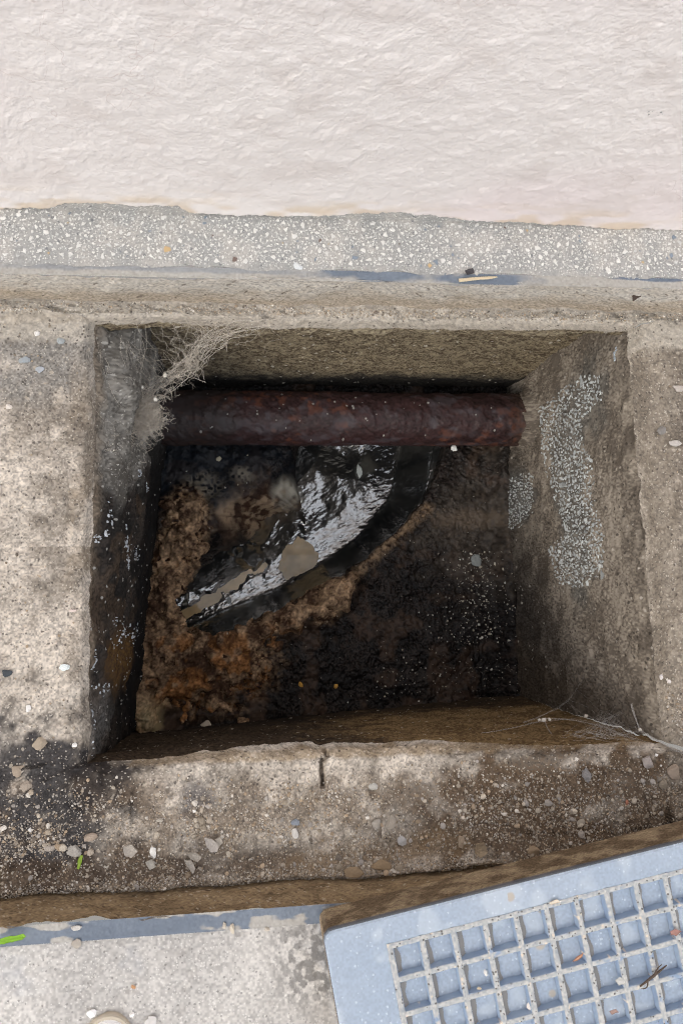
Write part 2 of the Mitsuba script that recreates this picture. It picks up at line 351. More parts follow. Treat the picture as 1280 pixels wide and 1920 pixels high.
# ------------------------------------------------------------------ scene helpers
def key_of(name):
    if name not in used:
        used.add(name)
        return name
    i = 1
    while f'{name}_{i:03d}' in used:
        i += 1
    used.add(f'{name}_{i:03d}')
    return f'{name}_{i:03d}'


used = set()


def put(name, mesh, bsdf, parent=None, smooth=False, color=None, **lab):
    k = key_of(f'{parent}__{name}' if parent else name)
    scene[k] = mikit.ply(mesh, bsdf, smooth, color=color)
    if lab:
        labels[k] = lab
    return k


def thing(name, label, category, **more):
    k = key_of(name)
    labels[k] = dict(label=label, category=category, **more)
    return k


nz, nf = meshkit.noise, meshkit.fbm


def step(a, b, x):
    t = np.clip((x - a) / (b - a), 0, 1)
    return t * t * (3 - 2 * t)


def grid_faces(n, m):
    i = np.arange(n * m).reshape(n, m)
    a, b, c, d = i[:-1, :-1], i[:-1, 1:], i[1:, 1:], i[1:, :-1]
    return np.concatenate([np.stack([a, b, c], -1).reshape(-1, 3), np.stack([a, c, d], -1).reshape(-1, 3)])


def grid_normals(V):
    du, dv = np.gradient(V, axis=1), np.gradient(V, axis=0)
    n = np.cross(du, dv)
    return n / np.maximum(np.linalg.norm(n, axis=-1, keepdims=True), 1e-12)


def D(p):
    """Displacement shared by all the concrete of the pit, so that neighbouring parts meet."""
    p = np.asarray(p, float)
    out = np.stack([0.014 * (nf(p * 6, 2, s) - 0.5) + 0.010 * (nf(p * 20, 3, s + 5) - 0.5) + 0.006 * (nf(p * 46, 3, s + 7) - 0.5) + 0.0022 * (nz(p * 160, s + 3) - 0.5) for s in (11, 23, 37)], -1)
    return out


# ------------------------------------------------------------------ drain pit: rings of corners BL, BR, FR, FL
RT = [(-0.62, 0.527, 0.0), (1.15, 0.527, 0.0), (1.15, -0.452, 0.0), (-0.62, -0.452, 0.0)]
RB = [(-0.61, 0.521, -0.09), (1.14, 0.521, -0.09), (1.14, -0.446, -0.09), (-0.61, -0.446, -0.09)]
R0 = [(-0.298, 0.497, -0.088), (0.752, 0.503, -0.088), (0.768, -0.279, -0.088), (-0.298, -0.268, -0.089)]
R1 = [(-0.282, 0.491, -0.094), (0.722, 0.496, -0.097), (0.733, -0.270, -0.097), (-0.281, -0.258, -0.094)]
R2 = [(-0.272, 0.487, -0.112), (0.705, 0.492, -0.118), (0.711, -0.264, -0.118), (-0.271, -0.251, -0.112)]
R3 = [(-0.258, 0.488, -0.140), (0.702, 0.493, -0.145), (0.703, -0.262, -0.152), (-0.270, -0.251, -0.140)]
R4 = [(-0.205, 0.548, -0.185), (0.700, 0.550, -0.175), (0.700, -0.262, -0.19), (-0.272, -0.256, -0.19)]
R5 = [(-0.205, 0.552, -0.640), (0.690, 0.555, -0.640), (0.668, -0.256, -0.640), (-0.288, -0.292, -0.640)]
R6 = [(-0.212, 0.555, -0.770), (0.655, 0.558, -0.770), (0.650, -0.252, -0.770), (-0.296, -0.312, -0.770)]
SIDE = {'back': (0, 1), 'right': (1, 2), 'front': (2, 3), 'left': (3, 0)}


def strip(side, rings, steps, along, e=None, fade=True):
    a, b = SIDE[side]
    rows = []
    for k in range(len(rings) - 1):
        c0, c1 = np.array(rings[k]), np.array(rings[k + 1])
        t = np.linspace(0, 1, steps[k] + 1)[(1 if k else 0):, None]
        rows.append(np.concatenate([c0[a] + (c1[a] - c0[a]) * t, c0[b] + (c1[b] - c0[b]) * t], 1))
    rows = np.concatenate(rows)
    s = np.linspace(0, 1, along + 1)[None, :, None]
    V = rows[:, None, :3] * (1 - s) + rows[:, None, 3:] * s
    if side == 'front':  # the wavy, worn front edge
        V = V + np.array([0, 1, 0]) * (front_wave(V[..., 0]) * np.exp(-((V[..., 2] + 0.10) / 0.25) ** 2) * step(-0.44, -0.30, V[..., 1]))[..., None]
    N = grid_normals(V)
    if N[..., 2].mean() < 0 and abs(N[..., 2].mean()) > 0.3:
        N = -N
    W = V + D(V)
    if e is not None:
        r, c = np.arange(V.shape[0]), np.arange(V.shape[1])
        w = step(0, 4, np.minimum(r, r[::-1])[:, None] + 0 * c)
        if fade:
            w = np.minimum(w, step(0, 4, np.minimum(c, c[::-1])[None] + 0 * r[:, None]))
        W = W + N * (e(V) * w)[..., None]
    return (W.reshape(-1, 3), grid_faces(*V.shape[:2])), W


def front_wave(x):
    xs = [-0.62, -0.27, -0.182, -0.081, 0.015, 0.085, 0.105, 0.125, 0.282, 0.468, 0.64, 0.736, 1.15]
    ys = [0, 0.0, 0.003, 0.013, 0.019, 0.019, 0.013, 0.018, 0.015, 0.003, 0.0, -0.006, -0.006]
    return np.interp(x, xs, ys)


def crackline(x, y):
    pts = np.array([[0.099, -0.225], [0.112, -0.255], [0.106, -0.27], [0.108, -0.30]])
    d = np.full(np.shape(x), 9.0)
    for p, q in zip(pts[:-1], pts[1:]):
        e = q - p
        t = np.clip(((x - p[0]) * e[0] + (y - p[1]) * e[1]) / (e @ e), 0, 1)
        d = np.minimum(d, np.hypot(x - p[0] - t * e[0], y - p[1] - t * e[1]))
    return d


def pits(p, s, thr, seed):
    return np.clip(nz(p * s, seed) - thr, 0, 1) / (1 - thr)


def e_ledge(V):
    h = 0.005 * (nf(V * 60, 2, 5) - 0.5) + 0.0035 * (nz(V * 190, 9) - 0.5) - 0.009 * pits(V, 42, 0.72, 21) - 0.004 * pits(V, 95, 0.7, 31)
    x, y = V[..., 0], V[..., 1]
    h = h + (0.016 * step(-0.395, -0.45, y) + 0.006 * step(-0.30, -0.42, y)) * (0.4 + 0.9 * nf(V * 18, 3, 3)) * (y < -0.2)
    h = h - 0.030 * (1 - step(0.0012, 0.0055, crackline(x + 0.006 * (nf(V * 120, 2, 14) - 0.5), y)))
    # mortar flows on the right ledge and lumps at the left front
    h = h + 0.012 * step(0.53, 0.75, nf(V * 13, 3, 77)) * (x > 0.7) + 0.012 * step(0.55, 0.75, nf(V * 22, 3, 78)) * (x < -0.2) * (y < -0.25)
    return h


def e_wall(V):
    return 0.006 * (nf(V * 45, 3, 51) - 0.5) + 0.003 * (nz(V * 170, 52) - 0.5) - 0.006 * pits(V, 55, 0.75, 53)


def e_left(V):
    lump = step(0.10, 0.40, V[..., 1]) * step(-0.6, -0.3, V[..., 2])
    return -(e_wall(V) + (0.026 + 0.022 * lump) * (nf(V * 18, 3, 61) - 0.45))


pit = thing('drain_pit', 'rectangular concrete drain pit with dirty ledges and a broken sludge floor', 'drain pit')
LV = {}
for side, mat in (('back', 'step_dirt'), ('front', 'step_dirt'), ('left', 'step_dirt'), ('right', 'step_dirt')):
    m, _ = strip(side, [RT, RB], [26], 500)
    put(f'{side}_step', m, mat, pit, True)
for side, n, a in (('back', 12, 560), ('right', 110, 400), ('front', 64, 620), ('left', 95, 400)):
    m, LV[side] = strip(side, [RB, R0, R1, R2], [n, 4, 4], a, e_ledge, False)
    put(f'{side}_ledge', m, 'ledge_concrete', pit, True)
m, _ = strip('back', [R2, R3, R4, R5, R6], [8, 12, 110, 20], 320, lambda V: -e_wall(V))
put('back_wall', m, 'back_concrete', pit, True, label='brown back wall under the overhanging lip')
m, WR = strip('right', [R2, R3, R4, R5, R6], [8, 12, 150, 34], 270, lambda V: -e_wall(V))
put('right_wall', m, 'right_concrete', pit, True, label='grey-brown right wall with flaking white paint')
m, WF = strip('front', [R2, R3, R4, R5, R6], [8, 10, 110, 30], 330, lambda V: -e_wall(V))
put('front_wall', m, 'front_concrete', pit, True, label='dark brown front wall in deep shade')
m, WL = strip('left', [R2, R3, R4, R5, R6], [10, 14, 150, 34], 270, e_left)
put('left_wall', m, 'left_concrete', pit, True, label='black stained left wall with dusty grey back end')

# floor of the pit with the broken hole
HOLE = np.array([[0.094, 0.385], [0.052, 0.334], [-0.01, 0.279], [-0.062, 0.252], [-0.089, 0.225], [-0.084, 0.197], [-0.108, 0.153], [-0.139, 0.121], [-0.153, 0.077], [-0.181, 0.051],
                 [-0.197, 0.018], [-0.193, -0.028], [-0.17, -0.059], [-0.126, -0.079], [-0.091, -0.085], [-0.041, -0.063], [0.053, -0.025], [0.142, 0.023], [0.218, 0.065], [0.289, 0.113],
                 [0.368, 0.177], [0.434, 0.246], [0.477, 0.324], [0.501, 0.393], [0.49, 0.47], [0.40, 0.50], [0.172, 0.49]])
FZ = -0.74


def hole_ring(n=420):
    ring = shapely.LinearRing(HOLE)
    p = np.array([ring.interpolate(t, normalized=True).coords[0] for t in np.arange(n) / n])
    k = np.array([0.25, 0.5, 0.25])
    for _ in range(3):
        p = k[0] * np.roll(p, 1, 0) + k[1] * p + k[2] * np.roll(p, -1, 0)
    ragged = np.interp(p[:, 0] * 0.8 + p[:, 1], [0.1, 0.45], [1, 0.35])[:, None]
    q = np.c_[p, 0 * p[:, :1]]
    return p + ragged * (0.030 * (np.stack([nf(q * 38, 3, 5), nf(q * 38, 3, 6)], -1) - 0.5) + 0.012 * (np.stack([nz(q * 120, 5), nz(q * 120, 6)], -1) - 0.5))


RING = hole_ring()
hole_poly = Polygon(RING).buffer(0)


def segd(x, y, a, b):
    e = np.subtract(b, a)
    t = np.clip(((x - a[0]) * e[0] + (y - a[1]) * e[1]) / (e @ e), 0, 1)
    return np.hypot(x - a[0] - t * e[0], y - a[1] - t * e[1])


def floor_h(x, y):
    p = np.stack([x, y, 0 * x], -1)
    h = 0.022 * (nf(p * 14, 3, 81) - 0.5) + 0.007 * (nf(p * 55, 2, 82) - 0.5)
    d1 = np.minimum(segd(x, y, (-0.165, 0.24), (-0.225, 0.0)) / 0.07, np.hypot((x + 0.13) / 0.19, (y + 0.15) / 0.13))
    d1 = np.minimum(d1, np.minimum(segd(x, y, (-0.225, 0), (-0.27, -0.25)) / 0.06, segd(x, y, (-0.04, -0.10), (0.22, 0.03)) / 0.06))
    c = 1 - step(0.4, 1.2, d1)
    h = h + c * (0.012 + 0.045 * (nf(p * 21, 3, 83) - 0.42) + 0.022 * (np.abs(nf(p * 48, 3, 84) - 0.5) * 2) + 0.008 * (nz(p * 130, 86) - 0.5)) - 0.02 * c * pits(p, 40, 0.70, 85)
    w = nz(p * 30, 90) + 0.5 * nz(p * 62, 91)
    crease = np.exp(-((w % 0.25 - 0.125) / 0.022) ** 2)
    h = h - 0.006 * crease * (1 - c) * step(0.0, 0.1, x) * step(0.75, 0.55, x)
    edge = np.minimum(np.minimum(x + 0.30, 0.66 - x), np.minimum(y + 0.31, 0.55 - y))
    return h + 0.03 * step(0.05, 0.0, edge) + 0.028 * np.exp(-(((x + 0.262) / 0.035) ** 2 + ((y + 0.265) / 0.04) ** 2)) * (0.6 + 0.9 * nf(p * 50, 2, 8))


def make_floor():
    s = 0.0035
    xs, ys = np.arange(-0.33, 0.70, s), np.arange(-0.34, 0.58, s)
    X, Y = np.meshgrid(xs, ys)
    inside = shapely.contains_xy(hole_poly.buffer(0.003), X, Y)
    pts = np.c_[X[~inside], Y[~inside]]
    allp = np.vstack([RING, pts])
    from scipy.spatial import Delaunay
    tri = Delaunay(allp).simplices
    cen = allp[tri].mean(1)
    tri = tri[~shapely.contains_xy(hole_poly, cen[:, 0], cen[:, 1])]
    v = np.c_[allp, FZ + floor_h(allp[:, 0], allp[:, 1])]
    a = v[tri]
    flip = np.cross(a[:, 1] - a[:, 0], a[:, 2] - a[:, 0])[:, 2] < 0
    tri[flip] = tri[flip][:, ::-1]
    n = len(RING)
    rows = [np.arange(n)]
    verts = [v]
    cxy = np.array(hole_poly.centroid.coords[0])
    left = np.interp(RING[:, 0] * 0.8 + RING[:, 1], [0.0, 0.30], [1, 0])[:, None]
    upper = step(0.05, 0.16, RING[:, 1])[:, None] * step(0.14, 0.06, RING[:, 0])[:, None]
    base = len(v)
    for k in range(1, 9):
        t = k / 8
        inw = (cxy - RING) / np.linalg.norm(cxy - RING, axis=1, keepdims=True)
        q = RING + inw * (0.010 * np.sin(t * 3.1) + upper * 0.11 * t - 0.03 * t * (1 - upper))
        z = v[:n, 2] - t * 0.13 + 0.0 * t
        w = np.c_[q, z]
        w = w + 0.020 * t ** 0.5 * (np.stack([nf(w * 30, 3, 5), nf(w * 30, 3, 6), nf(w * 30, 3, 7)], -1) - 0.5)
        verts.append(w)
        rows.append(base + np.arange(n))
        base += n
    f = [tri]
    for r0, r1 in zip(rows[:-1], rows[1:]):
        f.append(np.stack([r0, np.roll(r0, -1), np.roll(r1, -1)], 1))
        f.append(np.stack([r0, np.roll(r1, -1), r1], 1))
    return np.vstack(verts), np.vstack(f)


put('pit_floor', make_floor(), 'sludge', pit, True, label='black sludge floor with rust-brown crust round a broken hole')

# the broken channel below the hole
AXIS = np.array([(-0.50, -0.135), (-0.21, -0.035), (0.085, 0.078), (0.272, 0.195), (0.372, 0.315), (0.415, 0.50), (0.42, 0.7)])


def bed_z(x, y):
    best, sign = np.full(x.shape, 9.0), np.zeros(x.shape)
    for a, b in zip(AXIS[:-1], AXIS[1:]):
        e = b - a
        t = np.clip(((x - a[0]) * e[0] + (y - a[1]) * e[1]) / (e @ e), 0, 1)
        dx, dy = x - a[0] - t * e[0], y - a[1] - t * e[1]
        d = np.hypot(dx, dy)
        sign = np.where(d < best, e[0] * dy - e[1] * dx, sign)
        best = np.minimum(best, d)
    s = np.where(sign > 0, 1, -1) * best          # + is up and left of the axis
    brk = 0.055 + 0.15 * step(-0.04, 0.14, x)
    z = np.where(s > 0, 0.065 * s + 0.30 * np.clip(s - 0.055, 0, 1) + 1.3 * np.clip(s - brk, 0, 1) ** 1.15, 2.2 * s ** 2 + 40 * np.clip(-s - 0.022, 0, 1) ** 2)
    p = np.stack([x, y, 0 * x], -1)
    z = z + 0.012 * (nf(p * 13, 3, 15) - 0.5) * step(0.02, 0.08, s) + 0.0035 * (nf(p * 34, 2, 16) - 0.5)
    lump = step(0.55, 0.75, nf(p * 16, 3, 19)) * step(0.02, 0.10, s - brk + 0.08) * step(0.10, 0.0, x)
    z = z + 0.03 * lump
    z = z - 0.0125 * np.exp(-(((x - 0.118) / (0.048 - 0.25 * np.clip(y - 0.16, -0.06, 0.10))) ** 2 + ((y - 0.165) / 0.085) ** 4)) - 0.0095 * np.exp(-(segd(x, y, (-0.23, -0.045), (0.02, 0.105)) / 0.017) ** 2)
    wet = np.exp(-(((x - 0.118) / 0.085) ** 2 + ((y - 0.165) / 0.12) ** 2)) + np.exp(-(segd(x, y, (-0.23, -0.045), (0.02, 0.105)) / 0.035) ** 2)
    z = z + np.clip(wet, 0, 1) * (0.0065 * (nf(p * 55, 3, 33) - 0.5) + 0.0035 * (nf(p * 130, 2, 34) - 0.5))
    z = z - 0.022 * np.exp(-(((x - 0.235) / 0.10) ** 2 + ((y - 0.43) / 0.05) ** 2))
    return -1.0 + np.minimum(z, 0.20)


chan = thing('drain_channel', 'wet black curved drain channel under the broken hole in the pit floor', 'drain channel')
X, Y = np.meshgrid(np.arange(-0.40, 0.68, 0.004), np.arange(-0.26, 0.66, 0.004))
V = np.stack([X, Y, bed_z(X, Y)], -1)
put('bed', (V.reshape(-1, 3), grid_faces(*X.shape)), 'wet_bed', chan, True, label='glistening wet bed of the channel')
V = np.stack([X[::3, ::3], Y[::3, ::3], 0 * X[::3, ::3] - 1.0030], -1)
put('water', (V.reshape(-1, 3), grid_faces(*V.shape[:2])), 'murky_water', None, True, kind='structure', label='murky brown water lying in the drain channel')


# ------------------------------------------------------------------ rusty pipe
def pipe_mesh():
    n, m = 110, 340
    a = np.linspace(0, 2 * np.pi, n + 1)
    x = np.linspace(-0.33, 0.76, m)
    A, Xx = np.meshgrid(a, x)
    base = np.stack([Xx, 0.447 + 0.065 * np.cos(A), -0.628 + 0.065 * np.sin(A)], -1)
    r = 0.0645 + 0.007 * (nf(base * 16, 3, 101) - 0.5) + 0.0035 * (nf(base * 60, 3, 102) - 0.5) + 0.0022 * step(0.5, 0.58, nf(base * 40, 3, 103))
    V = np.stack([Xx, 0.447 - 0.006 * (Xx - 0.2) + r * np.cos(A), -0.628 + r * np.sin(A)], -1)
    V[:, -1] = V[:, 0]
    return V.reshape(-1, 3), grid_faces(m, n + 1)


put('rusty_pipe', pipe_mesh(), 'rusty_iron', None, True, label='thick rusty dark red iron pipe running across the back of the pit', category='pipe')

def collar_mesh():
    a, t = np.linspace(0, 2 * np.pi, 121), np.linspace(0, 1, 26)
    A, Tt = np.meshgrid(a, t)
    q = np.stack([np.cos(A), np.sin(A), Tt], -1)
    rag = nf(q * 3, 3, 61)
    X = 0.656 + 0.046 * Tt + 0.040 * (rag - 0.5) * (1 - Tt)
    r = 0.060 + 0.045 * Tt ** 1.6 * (0.6 + 0.8 * rag) + 0.006 * (nf(q * 9, 3, 62) - 0.5) + 0.004 * np.sin(np.pi * np.clip(Tt * 3, 0, 1))
    V = np.stack([X, 0.444 + r * np.cos(A), -0.628 + r * np.sin(A)], -1)
    V[:, -1] = V[:, 0]
    return V.reshape(-1, 3), grid_faces(26, 121)


put('mortar_collar', collar_mesh(), 'right_concrete', pit, True, label='rough mortar packed round the right end of the pipe')

# ------------------------------------------------------------------ rebated rim, pavement, terrazzo strip, ground
rim = thing('cover_rim', 'worn blue-grey rim of the pit opening set flush in the paving', 'rim')


def flat_grid(x0, x1, y0, y1, s, z, amp, seed):
    x, y = np.linspace(x0, x1, int((x1 - x0) / s) + 1), np.linspace(y0, y1, int((y1 - y0) / s) + 1)
    X, Y = np.meshgrid(x, y)
    p = np.stack([X, Y, 0 * X], -1)
    h = amp * (0.6 * nf(p * 45, 3, seed) + 0.4 * nz(p * 170, seed + 1) - 0.5)
    return np.stack([X, Y, z + h], -1)


def put_grid(name, V, mat, parent=None, **lab):
    return put(name, (V.reshape(-1, 3), grid_faces(*V.shape[:2])), mat, parent, True, **lab)


V = flat_grid(-0.64, 1.17, 0.5265, 0.545, 0.003, 0.001, 0.003, 7)
put_grid('back_rail', V, 'blue_rim', rim, label='back side of the rim, mostly crusted over with mortar')
V = flat_grid(-0.64, 1.17, -0.4795, -0.4525, 0.003, 0.002, 0.0025, 8)
put_grid('front_rail', V, 'blue_rim', rim, label='front side of the rim, blue-grey with beige crust')
V = flat_grid(-0.66, 1.2, -1.1, -0.4795, 0.0032, 0.0, 0.003, 9)
V[..., 2] -= 0.0035 * pits(V, 60, 0.75, 3)
put_grid('pavement', V, 'pavement_concrete', None, kind='structure', label='pale speckled concrete pavement in front of the pit')
V = flat_grid(-0.66, 1.2, 0.545, 0.66, 0.003, 0.0015, 0.0025, 10)
wob = np.exp(-(np.arange(V.shape[0]) / 2.0))[:, None] * 0.012 * (nf(np.stack([V[..., 0] * 25, 0 * V[..., 0], 0 * V[..., 0]], -1), 3, 3)[:1] - 0.55)
V[..., 1] += wob
strip_key = put_grid('terrazzo_strip', V, 'terrazzo_matrix', None, kind='structure', label='grey terrazzo strip with white stone chips along the wall foot')
q = []
for x0, x1, y0, y1 in ((-60, 60, -60, -1.1), (-60, -0.622, -1.1, 60), (1.152, 60, -1.1, 60), (-0.64, 1.17, 0.85, 60)):
    q.append(trimesh.Trimesh([[x0, y0, -0.006], [x1, y0, -0.006], [x1, y1, -0.006], [x0, y1, -0.006]], [[0, 1, 2], [0, 2, 3]]))
put('ground', trimesh.util.concatenate(q), 'pavement_concrete', None, kind='structure', label='concrete paving reaching out round the pit')

# chips of the terrazzo
rng = np.random.default_rng(5)
CHIP_TINTS = [((0.73, 0.72, 0.69), 0.90), ((0.62, 0.62, 0.60), 0.07), ((0.24, 0.28, 0.33), 0.022), ((0.55, 0.40, 0.22), 0.005), ((0.20, 0.15, 0.13), 0.003)]


def chip_mesh(x, y, r, z):
    n = rng.integers(5, 8)
    a = np.sort(rng.uniform(0, 2 * np.pi, n) * 0.35 + np.arange(n) * 2 * np.pi / n * 1.0)
    rr = r * rng.uniform(0.5, 1.15, n)
    st, th = rng.uniform(0.6, 1.0), rng.uniform(0, np.pi)
    px, py = rr * np.cos(a), rr * np.sin(a) * st
    px, py = px * np.cos(th) - py * np.sin(th), px * np.sin(th) + py * np.cos(th)
    h = 0.0006 + 0.05 * r
    v = np.vstack([[x, y, z + h * 1.5], np.c_[x + 0.75 * px, y + 0.75 * py, np.full(n, z + h)], np.c_[x + px, y + py, np.full(n, z - 0.002)]])
    i = np.arange(n)
    f = np.vstack([np.c_[0 * i, 1 + i, 1 + (i + 1) % n], np.c_[1 + i, 1 + n + i, 1 + n + (i + 1) % n], np.c_[1 + i, 1 + n + (i + 1) % n, 1 + (i + 1) % n]])
    t = CHIP_TINTS[rng.choice(len(CHIP_TINTS), p=[w for _, w in CHIP_TINTS])][0]
    c = np.clip(np.array(t) * rng.uniform(0.88, 1.05), 0, 0.85)
    return v, f, np.tile(c, (len(v), 1))


def join(parts):
    vs, fs, cs, o = [], [], [], 0
    for v, f, c in parts:
        vs.append(v), fs.append(f + o), cs.append(c)
        o += len(v)
    return (np.vstack(vs), np.vstack(fs)), np.vstack(cs)


sizes = np.sort(np.clip(rng.lognormal(np.log(0.0019), 0.62, 4800), 0.0008, 0.0078))[::-1]
cells, chips = {}, []
for r in sizes:
    for _ in range(6):
        x, y = rng.uniform(-0.6, 1.0), 0.556 + 0.076 * rng.uniform(0, 1)
        cx, cy = int(x / 0.006), int(y / 0.006)
        if all((x - a) ** 2 + (y - b) ** 2 > (0.92 * (r + q)) ** 2 for i in (-2, -1, 0, 1, 2) for j in (-2, -1, 0, 1, 2) for a, b, q in cells.get((cx + i, cy + j), ())):
            cells.setdefault((cx, cy), []).append((x, y, r))
            chips.append((x, y, r))
            break
made = [chip_mesh(x, y, r, 0.0015) for x, y, r in chips]
for v, f, c in made[:110]:
    put('chip', (v, f), 'stone_colours', strip_key, False, c)
mesh, col = join(made[110:])
put('small_chips', mesh, 'stone_colours', strip_key, False, col, kind='stuff', label='small white stone chips of the terrazzo')

# ------------------------------------------------------------------ building wall
wall = thing('building_wall', 'pale pinkish white stucco wall rising behind the pit', 'wall')
WY = 0.632


def wall_foot(x):
    xs = [-4, -0.40, -0.32, -0.29, -0.20, -0.115, -0.10, 0.025, 0.10, 0.157, 0.20, 0.252, 0.30, 0.40, 0.482, 0.60, 0.758, 5]
    ys = [0.004, 0.003, 0.006, 0.024, 0.028, 0.030, 0.008, 0.004, 0.010, 0.018, 0.026, 0.034, 0.022, 0.012, 0.006, 0.003, 0.002, 0.004]
    return np.interp(x, xs, ys)


def wall_sheet():
    x = np.concatenate([np.linspace(-5, -0.66, 60)[:-1], np.arange(-0.66, 1.06, 0.0026), np.linspace(1.063, 6, 60)])
    t = np.concatenate([np.arange(0, 0.60, 0.0026), np.linspace(0.6027, 7.0, 150)])
    Xx, Tt = np.meshgrid(x, t)
    foot = wall_foot(Xx)
    q = np.stack([Xx, 0 * Xx, 0 * Xx], -1)
    foot = foot + 0.009 * (nf(q * 40, 3, 41) - 0.45) + 0.004 * (nz(q * 230, 42) - 0.5)
    Z = foot + Tt * (7.0 - foot) / 7.0
    p = np.stack([Xx, 0 * Xx, Z], -1)
    w = p + 0.02 * (np.stack([nf(p * 12, 2, 1), 0 * Xx, nf(p * 12, 2, 2)], -1))
    s = np.array([150, 1, 100.0])
    bumps = np.clip(nf(w * s, 2, 43) - 0.35, 0, 1) ** 1.2
    h = 0.008 * (nf(p * 3, 2, 44) - 0.5) + (0.0010 + 0.0024 * nf(p * 4.5, 2, 48)) * bumps + 0.0010 * nf(w * s * 2.1, 2, 45)
    h = h + 0.0018 * step(0.40, 0.70, nf(p * np.array([30, 1, 30.0]), 3, 47))
    h[0] -= 0.004
    h[1] -= 0.001
    V = np.stack([Xx, WY - 0.0025 - h + 0.006, Z], -1)
    back = V[:1].copy()
    back[..., 1] = WY + 0.004
    V = np.concatenate([back, V])
    return V


put_grid('stucco', wall_sheet(), 'stucco_paint', wall, label='rough rolled stucco with a ragged lower edge')
core = trimesh.creation.box(extents=(11, 0.22, 7.06), transform=trimesh.transformations.translation_matrix((0.5, WY + 0.115, 3.47)))
put('masonry', core, 'terrazzo_matrix', wall, label='grey aggregate wall base bared below the stucco edge')

# ------------------------------------------------------------------ grid cover
LID_X0, LID_Y0, LID_A, LID_T = 0.0855, -0.4585, math.radians(9.4), 0.080
ca, sa = math.cos(LID_A), math.sin(LID_A)
PITCH, GX, GY, NX, NY = 0.0465, 0.0895, 0.0405, 17, 15
LX, LY = 2 * GX + NX * PITCH, 2 * GY + NY * PITCH


def lid_world(v):
    v = np.asarray(v, float)
    x, y = v[..., 0], v[..., 1]      # local: along the long edge, and away from the wall
    return np.stack([LID_X0 + x * ca + y * sa, LID_Y0 + x * sa - y * ca, v[..., 2] + 0.004], -1)


def rounded(x0, y0, x1, y1, r):
    return sbox(x0 + r, y0 + r, x1 - r, y1 - r).buffer(r, quad_segs=6)


def loft_solid(levels, n=400):
    """Stacked outlines (x0,y0,x1,y1,r,z) with equally spaced points."""
    rings = []
    for x0, y0, x1, y1, r, z in levels:
        e = rounded(x0, y0, x1, y1, r).exterior
        p = np.array([e.interpolate(t, normalized=True).coords[0] for t in np.arange(n) / n])
        rings.append(np.c_[p, np.full(n, z)])
    v = np.vstack(rings)
    f = []
    for k in range(len(rings) - 1):
        i = np.arange(n) + k * n
        j = (np.arange(n) + 1) % n + k * n
        f += [np.c_[i, j, j + n], np.c_[i, j + n, i + n]]
    return v, np.vstack(f), len(rings)


def plate():
    m = 0.004
    lev = [(0.006, 0.006, LX - 0.006, LY - 0.006, 0.012, 0.0), (0, 0, LX, LY, 0.014, 0.004), (0, 0, LX, LY, 0.014, LID_T - m), (m * 0.3, m * 0.3, LX - m * 0.3, LY - m * 0.3, 0.014, LID_T - m * 0.3),
           (m, m, LX - m, LY - m, 0.012, LID_T)]
    inner = [(GX - 0.004, GY - 0.004, LX - GX + 0.004, LY - GY + 0.004, 0.003, LID_T), (GX + 0.003, GY + 0.003, LX - GX - 0.003, LY - GY - 0.003, 0.002, LID_T - 0.012)]
    v, f, _ = loft_solid(lev)
    vi, fi, _ = loft_solid(inner)
    parts = [trimesh.Trimesh(v, f, process=False), trimesh.Trimesh(vi, fi, process=False)]
    top = rounded(*lev[-1][:5]).difference(rounded(*inner[0][:5]))
    tv, tf = trimesh.creation.triangulate_polygon(top, engine='earcut')
    parts.append(trimesh.Trimesh(np.c_[tv, np.full(len(tv), LID_T)], tf, process=False))
    bv, bf = trimesh.creation.triangulate_polygon(rounded(*inner[1][:5]), engine='earcut')
    parts.append(trimesh.Trimesh(np.c_[bv, np.full(len(bv), LID_T - 0.012)], bf, process=False))
    uv_, uf = trimesh.creation.triangulate_polygon(rounded(*lev[0][:5]), engine='earcut')
    parts.append(trimesh.Trimesh(np.c_[uv_, np.zeros(len(uv_))], uf[:, ::-1], process=False))
    out = trimesh.util.concatenate(parts)
    out.vertices = lid_world(out.vertices)
    out.fix_normals(multibody=False)
    return out


cover = thing('drain_cover', 'pale blue composite drain cover with a raised square grid lying aslant on the pavement', 'drain cover')
put('plate', plate(), 'lid_composite', cover, 20)


def rib(x0, y0, x1, y1, top, seed):
    n = int(math.hypot(x1 - x0, y1 - y0) / 0.004)
    t = np.linspace(0, 1, n)
    c = np.c_[x0 + (x1 - x0) * t, y0 + (y1 - y0) * t]
    d = np.array([x1 - x0, y1 - y0]) / math.hypot(x1 - x0, y1 - y0)
    s = np.array([-d[1], d[0]])
    prof = [(-0.0058, -0.0122), (-0.0042, -0.0014), (-0.0029, 0.0), (0.0029, 0.0), (0.0042, -0.0014), (0.0058, -0.0122)]
    V = np.zeros((n, len(prof), 3))
    for k, (o, z) in enumerate(prof):
        q = np.c_[c, np.full(n, k * 0.1)]
        V[:, k, :2] = c + s * (o + 0.0016 * (nf(q * 90, 2, seed) - 0.5))[:, None]
        V[:, k, 2] = LID_T + top + z + 0.0010 * (nf(q * 110, 2, seed + 5) - 0.5) * (z > -0.005)
    return lid_world(V).reshape(-1, 3), grid_faces(n, len(prof))


